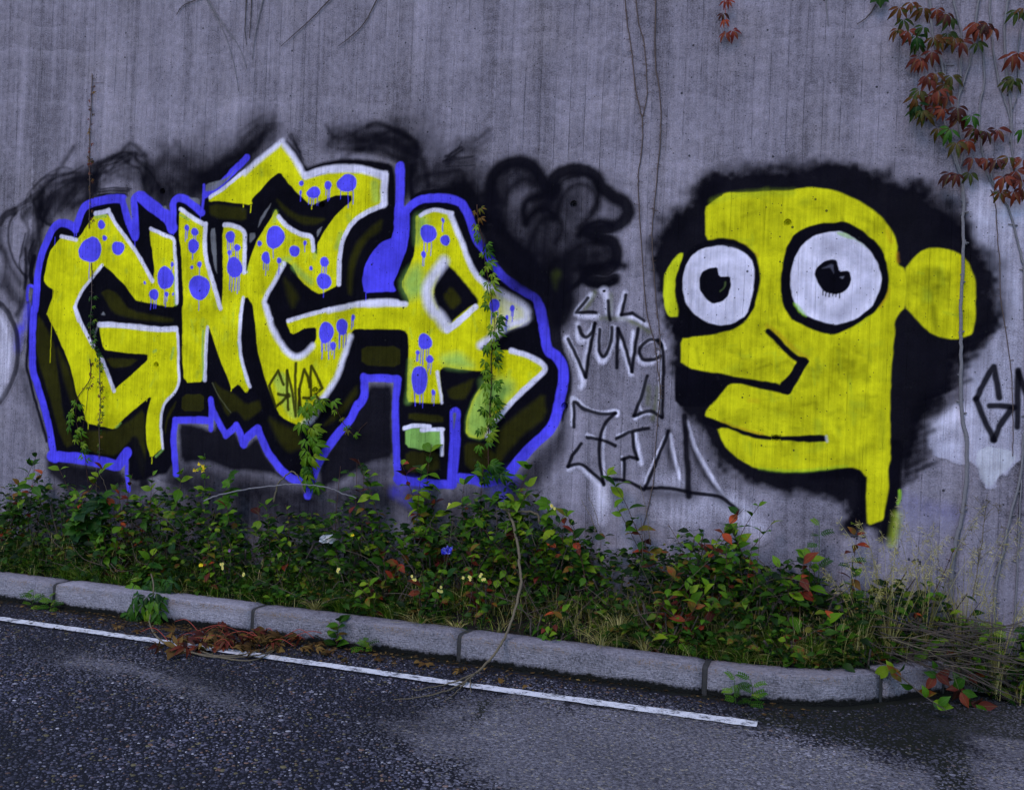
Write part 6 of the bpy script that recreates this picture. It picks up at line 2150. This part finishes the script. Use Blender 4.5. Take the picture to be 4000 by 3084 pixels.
for k in range(1500):
    px_ = random.uniform(-200, 1500) if random.random() < .72 else random.uniform(1500, 3500)
    d = random.uniform(.33, .565) if px_ < 1500 else random.uniform(.40, .56)
    if 1780 < px_ < 2350 and random.random() < .7: continue
    u = uv_of(px_, 1542, d)[0]
    if d > dmax(u): continue
    b = W(u, bed_z(u, d) - .005, d)
    h = random.uniform(.04, .13)
    lean = UH * random.uniform(-.4, .4) + NH * random.uniform(-.2, .4)
    for q in range(15):
        t = (q + 1) / 15
        p = b + (lean * .5 * t + np.array([0, 0, 1])) * h * t
        a = q * 2.4
        dv = UH * math.cos(a) + NH * math.sin(a) + np.array([0, 0, .35])
        x = unit(dv); L = random.uniform(.014, .034) * (1.1 - .4 * t)
        s = unit(np.cross([0, 0, 1], x)) * .0022
        mb.add([p, p + x * L * .5 + s, p + x * L, p + x * L * .5 - s], [(0, 1, 2, 3)])
    cnt.append(60)
me = mb.mesh("small_weeds", MW["weed"]); rnd_attr(me, cnt, len(cnt))
new_obj("small_weeds", me, kind="stuff", label="feathery small weeds carpeting the strip behind the kerb", cat="weeds")
mb, cnt = MB(), []
for k in range(900):
    px_ = random.uniform(-100, 3700)
    d = random.uniform(.15, .55)
    u = uv_of(px_, 1542, d)[0]
    if d > dmax(u) or (1780 < px_ < 2380 and d > .34 and random.random() < .8): continue
    grass_blades(mb, W(u, bed_z(u, d), d), 5, .06, .26 if d < .4 else .16, .11, .0017, .3, cnt)
me = mb.mesh("grass", MW["grass"]); rnd_attr(me, cnt, len(cnt))
new_obj("grass", me, kind="stuff", label="thin grass blades scattered through the planting strip", cat="grass")
mb, cnt = MB(), []
for k in range(1000):
    px_ = random.uniform(1900, 4100) if random.random() < .75 else random.uniform(0, 1900)
    d = random.uniform(.12, .55)
    u = uv_of(px_, 1542, d)[0]
    if d > dmax(u) or (1780 < px_ < 2380 and d > .34 and random.random() < .8): continue
    grass_blades(mb, W(u, bed_z(u, d), d), 4, .08, .34 if d < .4 else .18, .17, .0015, .3, cnt)
me = mb.mesh("dry_grass", MW["straw"]); rnd_attr(me, cnt, len(cnt))
new_obj("dry_grass", me, kind="stuff", label="dry straw blades mixed into the right half of the strip", cat="grass")
mb, cnt = MB(), []
for k in range(620):
    px_ = random.uniform(-150, 3750)
    d = random.uniform(.06, .54)
    u = uv_of(px_, 1542, d)[0]
    if d > dmax(u): continue
    hm = np.interp(px_, PX, TOP) * (1.0 if d < .35 else .5)
    a = W(u, bed_z(u, d) + random.random() * hm * .7, d)
    L = random.uniform(.08, .32)
    e = a + UH * random.gauss(0, .7) * L + np.array([0, 0, random.gauss(.35, .45) * L]) + NH * random.gauss(0, .2) * L
    e[2] = max(e[2], bed_z(u, d) + .01)
    m1 = (a + e) / 2 + rng.normal(0, .015, 3)
    r = random.uniform(.0010, .0030)
    tube(mb, catmull([a, m1, e], 3), np.linspace(r, r * .5, 7), 4)
me = mb.mesh("twigs", bark_mat("bare_twigs", (.020, .013, .010), (.13, .095, .070)))
new_obj("twigs", me, kind="stuff", label="tangle of thin bare brown twigs inside the planting strip", cat="twigs")
# brown litter on bed and in the gutter
mb, cnt = MB(), []
for k in range(5200):
    if random.random() < .5:
        d = random.uniform(.03, .56); u = random.uniform(-4.3, 2.4); z = bed_z(u, d) + random.uniform(.008, .02)
        if d > dmax(u): continue
        s = random.uniform(.006, .026)
    else:
        u = random.gauss(-1.5, .8) if random.random() < .55 else random.uniform(-4, 1.9)
        d = .73 + abs(random.gauss(0, .14)); z = .005 + random.uniform(0, .006)
        if d > 1.25: continue
        s = random.uniform(.004, .017)
    a = random.uniform(0, 6.28)
    e = UH * math.cos(a) + NH * math.sin(a)
    f = UH * -math.sin(a) + NH * math.cos(a)
    c = W(u, z, d)
    w_ = s * random.uniform(.12, .5)
    t1, t2 = random.uniform(-.2, .3) * s, random.uniform(-.2, .3) * s
    mb.add([c - e * s, c + f * w_ + np.array([0, 0, max(t1, -.002)]), c + e * s, c - f * w_ + np.array([0, 0, max(t2, -.002)])], [(0, 1, 2, 3)]); cnt.append(4)
me = mb.mesh("leaf_litter", MW["litter"]); rnd_attr(me, cnt, len(cnt))
new_obj("leaf_litter", me, kind="stuff", label="brown leaf litter and twigs on the soil and along the kerb foot", cat="litter")

# ------------------------------------------------------------------ fallen branches and brush
def branch(name, label, cat, ptsets, mat):
    root = empty(name, ptsets[0][0][0], label, cat)
    for pts, r0, r1 in ptsets:
        mb = MB()
        p = catmull(pts, 6)
        p[1:-1] += rng.normal(0, .0016, (len(p) - 2, 3))
        tube(mb, p, np.linspace(r0, r1, len(p)), 7)
        new_obj("limb", mb.mesh("limb", mat, origin=root.location), root)
    return root


def Gp(px, py, z=.012):
    return np.array([*ground(px, py, z), z])


branch("fallen_branch", "long thin grey branch arching above the shrubs below the lettering", "branch",
       [([P3(*q, .20) for q in T("e 430,1650 560,1600 720,1565 900,1535 1060,1518 1200,1508 1400,1520 1520,1545 1620,1590 1730,1625")], .0055, .003)], M_GREY)
branch("fallen_branch", "bent grey twig forming a loop over the arching branch", "branch", [([P3(*q, .17) for q in T("e 1025,1660 1050,1540 1090,1470 1175,1400 1230,1440 1270,1520 1290,1590")], .006, .003)], M_DEAD)
C3 = lambda x, y: (1800 + x / 2.184, 1800 + y / 2.184)
C7 = lambda x, y: (1000 + x / 2.184, 2400 + y / 2.184)
main = [P3(*C3(400, 420), .22), P3(*C3(440, 520), .26), P3(*C3(490, 740), .34), P3(*C3(500, 900), .42), P3(*C3(515, 1040), .50), P3(*C3(470, 1240), .60), P3(*C3(400, 1450), .70), P3(*C3(320, 1600), .80), Gp(*C7(1990, 390), .07), Gp(*C7(1870, 500), .03), Gp(*C7(1750, 590), .016)]
branch("dead_branch", "long bent dead branch reaching from the shrubs over the kerb onto the road", "branch",
       [(main, .0085, .006), ([P3(*C3(400, 420), .22), P3(*C3(500, 428), .20), P3(*C3(600, 435), .18), P3(*C3(660, 465), .17), P3(*C3(668, 530), .17)], .008, .006), ([P3(*C3(360, 410), .2), P3(*C3(400, 420), .22)], .007, .008),
        ([Gp(*C7(1870, 500), .03), Gp(*C7(1700, 570), .02), Gp(*C7(1540, 610), .012), Gp(*C7(1350, 645), .008)], .005, .002), ([Gp(*C7(1750, 590), .016), Gp(*C7(1620, 650), .012), Gp(*C7(1400, 700), .01), Gp(*C7(1180, 720), .008)], .005, .002),
        ([Gp(*C7(1800, 560), .02), Gp(*C7(1700, 670), .012), Gp(*C7(1600, 740), .008)], .004, .0015), ([Gp(*C7(1830, 530), .02), Gp(*C7(1830, 600), .015), Gp(*C7(1835, 660), .008)], .004, .002)], M_DEAD)
pile = empty("brush_pile", P3(3600, 2560, .25), "tangled pile of dry grey twigs on the kerb end at the right", "brush pile")
for k in range(84):
    x0, y0 = random.uniform(3380, 3820), random.uniform(2400, 2620)
    L = random.uniform(120, 420)
    sl = random.gauss(.22, .22)
    d0 = random.uniform(.06, .42)
    d1 = max(.03, d0 + random.uniform(-.15, .2))
    pts = []
    for q in range(4):
        t = q / 3
        pts.append(P3(x0 + L * t, y0 + L * sl * t + random.uniform(-9, 9), d0 + (d1 - d0) * t))
    for p in pts: p[2] = max(p[2], .02)
    mb = MB()
    pp = catmull(pts, 4)
    r = random.uniform(.0018, .0045)
    tube(mb, pp, np.linspace(r, r * .45, len(pp)), 5)
    for q in range(random.randint(0, 3)):
        i = random.randint(2, len(pp) - 2)
        e = pp[i] + unit(pp[min(i + 2, len(pp) - 1)] - pp[i] + rng.normal(0, .03, 3)) * random.uniform(.04, .12) + np.array([0, 0, random.uniform(-.03, .04)])
        tube(mb, [pp[i], (pp[i] + e) / 2 + rng.normal(0, .004, 3), e], [r * .5, r * .4, r * .25], 4)
    new_obj("twig", mb.mesh("twig", M_WOOD if random.random() < .88 else M_DEAD, origin=pile.location), pile)
# dry stalks standing before the wall
for (x0, y0, x1, y1, d, l) in [(2330, 2080, 2270, 1950, .10, "thin dry stalk leaning left under the name tag"), (2340, 2060, 2300, 1940, .09, "dark thin stalk just right of the left leaning one"), (2540, 2120, 2500, 1890, .08, "dry seed stalk standing in front of the name tag M"), (3175, 2230, 3175, 2072, .06, "straight dark stalk under the painted jaw"),
                             (365, 1990, 375, 1825, .12, "pale straw stalk leaning right over the black paint at the left"), (425, 1960, 385, 1838, .12, "pale straw stalk leaning left beside the other one")]:
    branch("dry_stalk", l, "stalk", [([P3(x0, y0, d + .04), P3((x0 + x1) / 2 + 6, (y0 + y1) / 2, d + .02), P3(x1, y1, d)], .0020, .0010)], M_DEAD)
sd_ = branch("dry_umbel", "dry branching seed head standing at the grey creeper trunk", "plant", [([P3(3800, 2330, .16), P3(3830, 2150, .13), P3(3850, 1990, .11)], .0028, .0018)], M_DEAD)
for k in range(16):
    mb = MB()
    t = random.uniform(.35, 1)
    b = P3(3800 + 50 * t, 2330 - 340 * t, .14)
    e = b + UH * random.uniform(-.13, .13) + np.array([0, 0, random.uniform(.03, .10)]) + NH * random.uniform(-.02, .05)
    tube(mb, [b, (b + e) / 2 + np.array([0, 0, .01]), e], [.0014, .001, .0007], 4)
    for q in range(7):
        f = e + rng.normal(0, .010, 3)
        tube(mb, [e, f], [.0007, .0016], 4)
    new_obj("seed_spray", mb.mesh("seed_spray", M_DEAD, origin=sd_.location), sd_)

# wilted creeper heap on the road
hp = empty("wilted_creeper", Gp(880, 2500), "heap of wilted creeper with red stalks and brown leaves on the road edge", "creeper")
for k in range(18):
    x, y = random.gauss(900, 110), random.gauss(2490, 22)
    mb = MB()
    b = Gp(x, y, random.uniform(.01, .03))
    a = random.uniform(-.6, .6)
    L = random.uniform(.10, .26)
    dv = UH * math.cos(a) * random.choice((-1, 1)) + NH * math.sin(a)
    p = catmull([b, b + dv * L * .5 + np.array([0, 0, random.uniform(.02, .06)]), b + dv * L + np.array([0, 0, random.uniform(0, .03)])], 5)
    p[:, 2] = np.maximum(p[:, 2], .008)
    tube(mb, p, np.linspace(.0022, .0013, len(p)), 5)
    new_obj("stalk", mb.mesh("stalk", M_REDST, origin=hp.location), hp)
for k in range(110):
    x, y = random.gauss(930, 170), random.gauss(2505, 24)
    b = Gp(x, y, random.uniform(.012, .05))
    a = random.uniform(0, 6.28)
    add_leaf(hp, random.choice(["pa_brown", "ov_brown", "pa_brown", "pa_wine", "ov_turn"]), b, UH * math.cos(a) + NH * math.sin(a) + np.array([0, 0, random.uniform(-.1, .4)]), np.array([0, 0, 1.0]) + rng.normal(0, .6, 3), random.uniform(.05, .08))
for t in ["710,2530 800,2560 930,2565 1050,2545 1130,2480 1160,2440", "780,2540 880,2570 1000,2575 1100,2520"]:
    mb = MB()
    p = catmull([Gp(float(a.split(',')[0]), float(a.split(',')[1]), .012) for a in t.split()], 6)
    tube(mb, p, np.linspace(.005, .003, len(p)), 6)
    new_obj("runner", mb.mesh("runner", M_DEAD, origin=hp.location), hp)

# single dead leaves on the road
for k in range(64):
    if k < 36:
        x = random.uniform(60, 2100)
        kb = np.interp(x, [0, 210, 945, 1797, 2747], [2336, 2365, 2478, 2581, 2723])
        y = kb + abs(random.gauss(0, 28)) + 8
    else:
        x = random.gauss(1150, 260)
        kb = np.interp(x, [0, 210, 945, 1797, 2747], [2336, 2365, 2478, 2581, 2723])
        y = kb + abs(random.gauss(0, 24)) + 6
    b = Gp(x, y, .014)
    kd = random.choice(["ov_brown", "ma_brown", "pa_brown", "ov_brown"])
    lf = bpy.data.objects.new("dead_leaf", random.choice(LV[kd]))
    COL.objects.link(lf)
    lf.location = b
    lf.rotation_euler = (random.uniform(-.35, .35), random.uniform(-.3, .1), random.uniform(0, 6.28))
    s = random.uniform(.028, .058)
    lf.scale = (s, s, s)
    zone = "left of the wilted creeper heap" if x < 650 else "around the wilted creeper heap" if x < 1300 else "between that heap and the bent branch" if x < 1750 else "near the bent branch"
    tag(lf, "%s brown dead leaf in the gutter %s" % ({"ov": "oval", "ma": "lobed", "pa": "five fingered"}[kd[:2]], zone), "dead leaf", "%s dead leaves %s" % ({"ov": "oval", "ma": "lobed", "pa": "five fingered"}[kd[:2]], zone))

# litter
def crumpled(name, label, px, py, d, w, h, mat, seed):
    r = np.random.default_rng(seed)
    c = P3(px, py, d)
    n = 9
    vs, fs = [], []
    for i in range(n):
        for j in range(n):
            vs.append(c + UH * (i / (n - 1) - .5) * w + np.array([0, 0, (j / (n - 1) - .5) * h * .75 + r.normal(0, .006)]) + NH * ((j / (n - 1)) * -h * .6 + r.normal(0, .012)))
    for i in range(n - 1):
        for j in range(n - 1):
            if (i in (0, n - 2) and j in (0, n - 2)) and r.random() < .6: continue
            fs.append((i * n + j, (i + 1) * n + j, (i + 1) * n + j + 1, i * n + j + 1))
    mb = MB(); mb.add(vs, fs)
    me = mb.mesh(name, mat, smooth=False)
    o = new_obj(name, me, None, label, "litter")
    return o


m_ = NT("crumpled_paper"); n_ = m_.noise(m_.pos(), 40.0, 4.0)
M_PAPER = m_.base(m_.mix(n_, (.38, .36, .36), (.62, .60, .60)), .7)
m_ = NT("blue_wrapper_foil"); n_ = m_.noise(m_.pos(), 55.0, 3.0)
M_FOIL = m_.base(m_.mix(m_.mr(n_, .5, .6), (.03, .03, .42), (.25, .25, .60)), .35)
crumpled("crumpled_paper", "crumpled white paper lying among the shrubs below the second G", 1275, 2105, .34, .10, .06, M_PAPER, 5)
crumpled("foil_wrapper", "crumpled blue wrapper lying in the strip below the blue bar", 1742, 2150, .38, .06, .05, M_FOIL, 8)
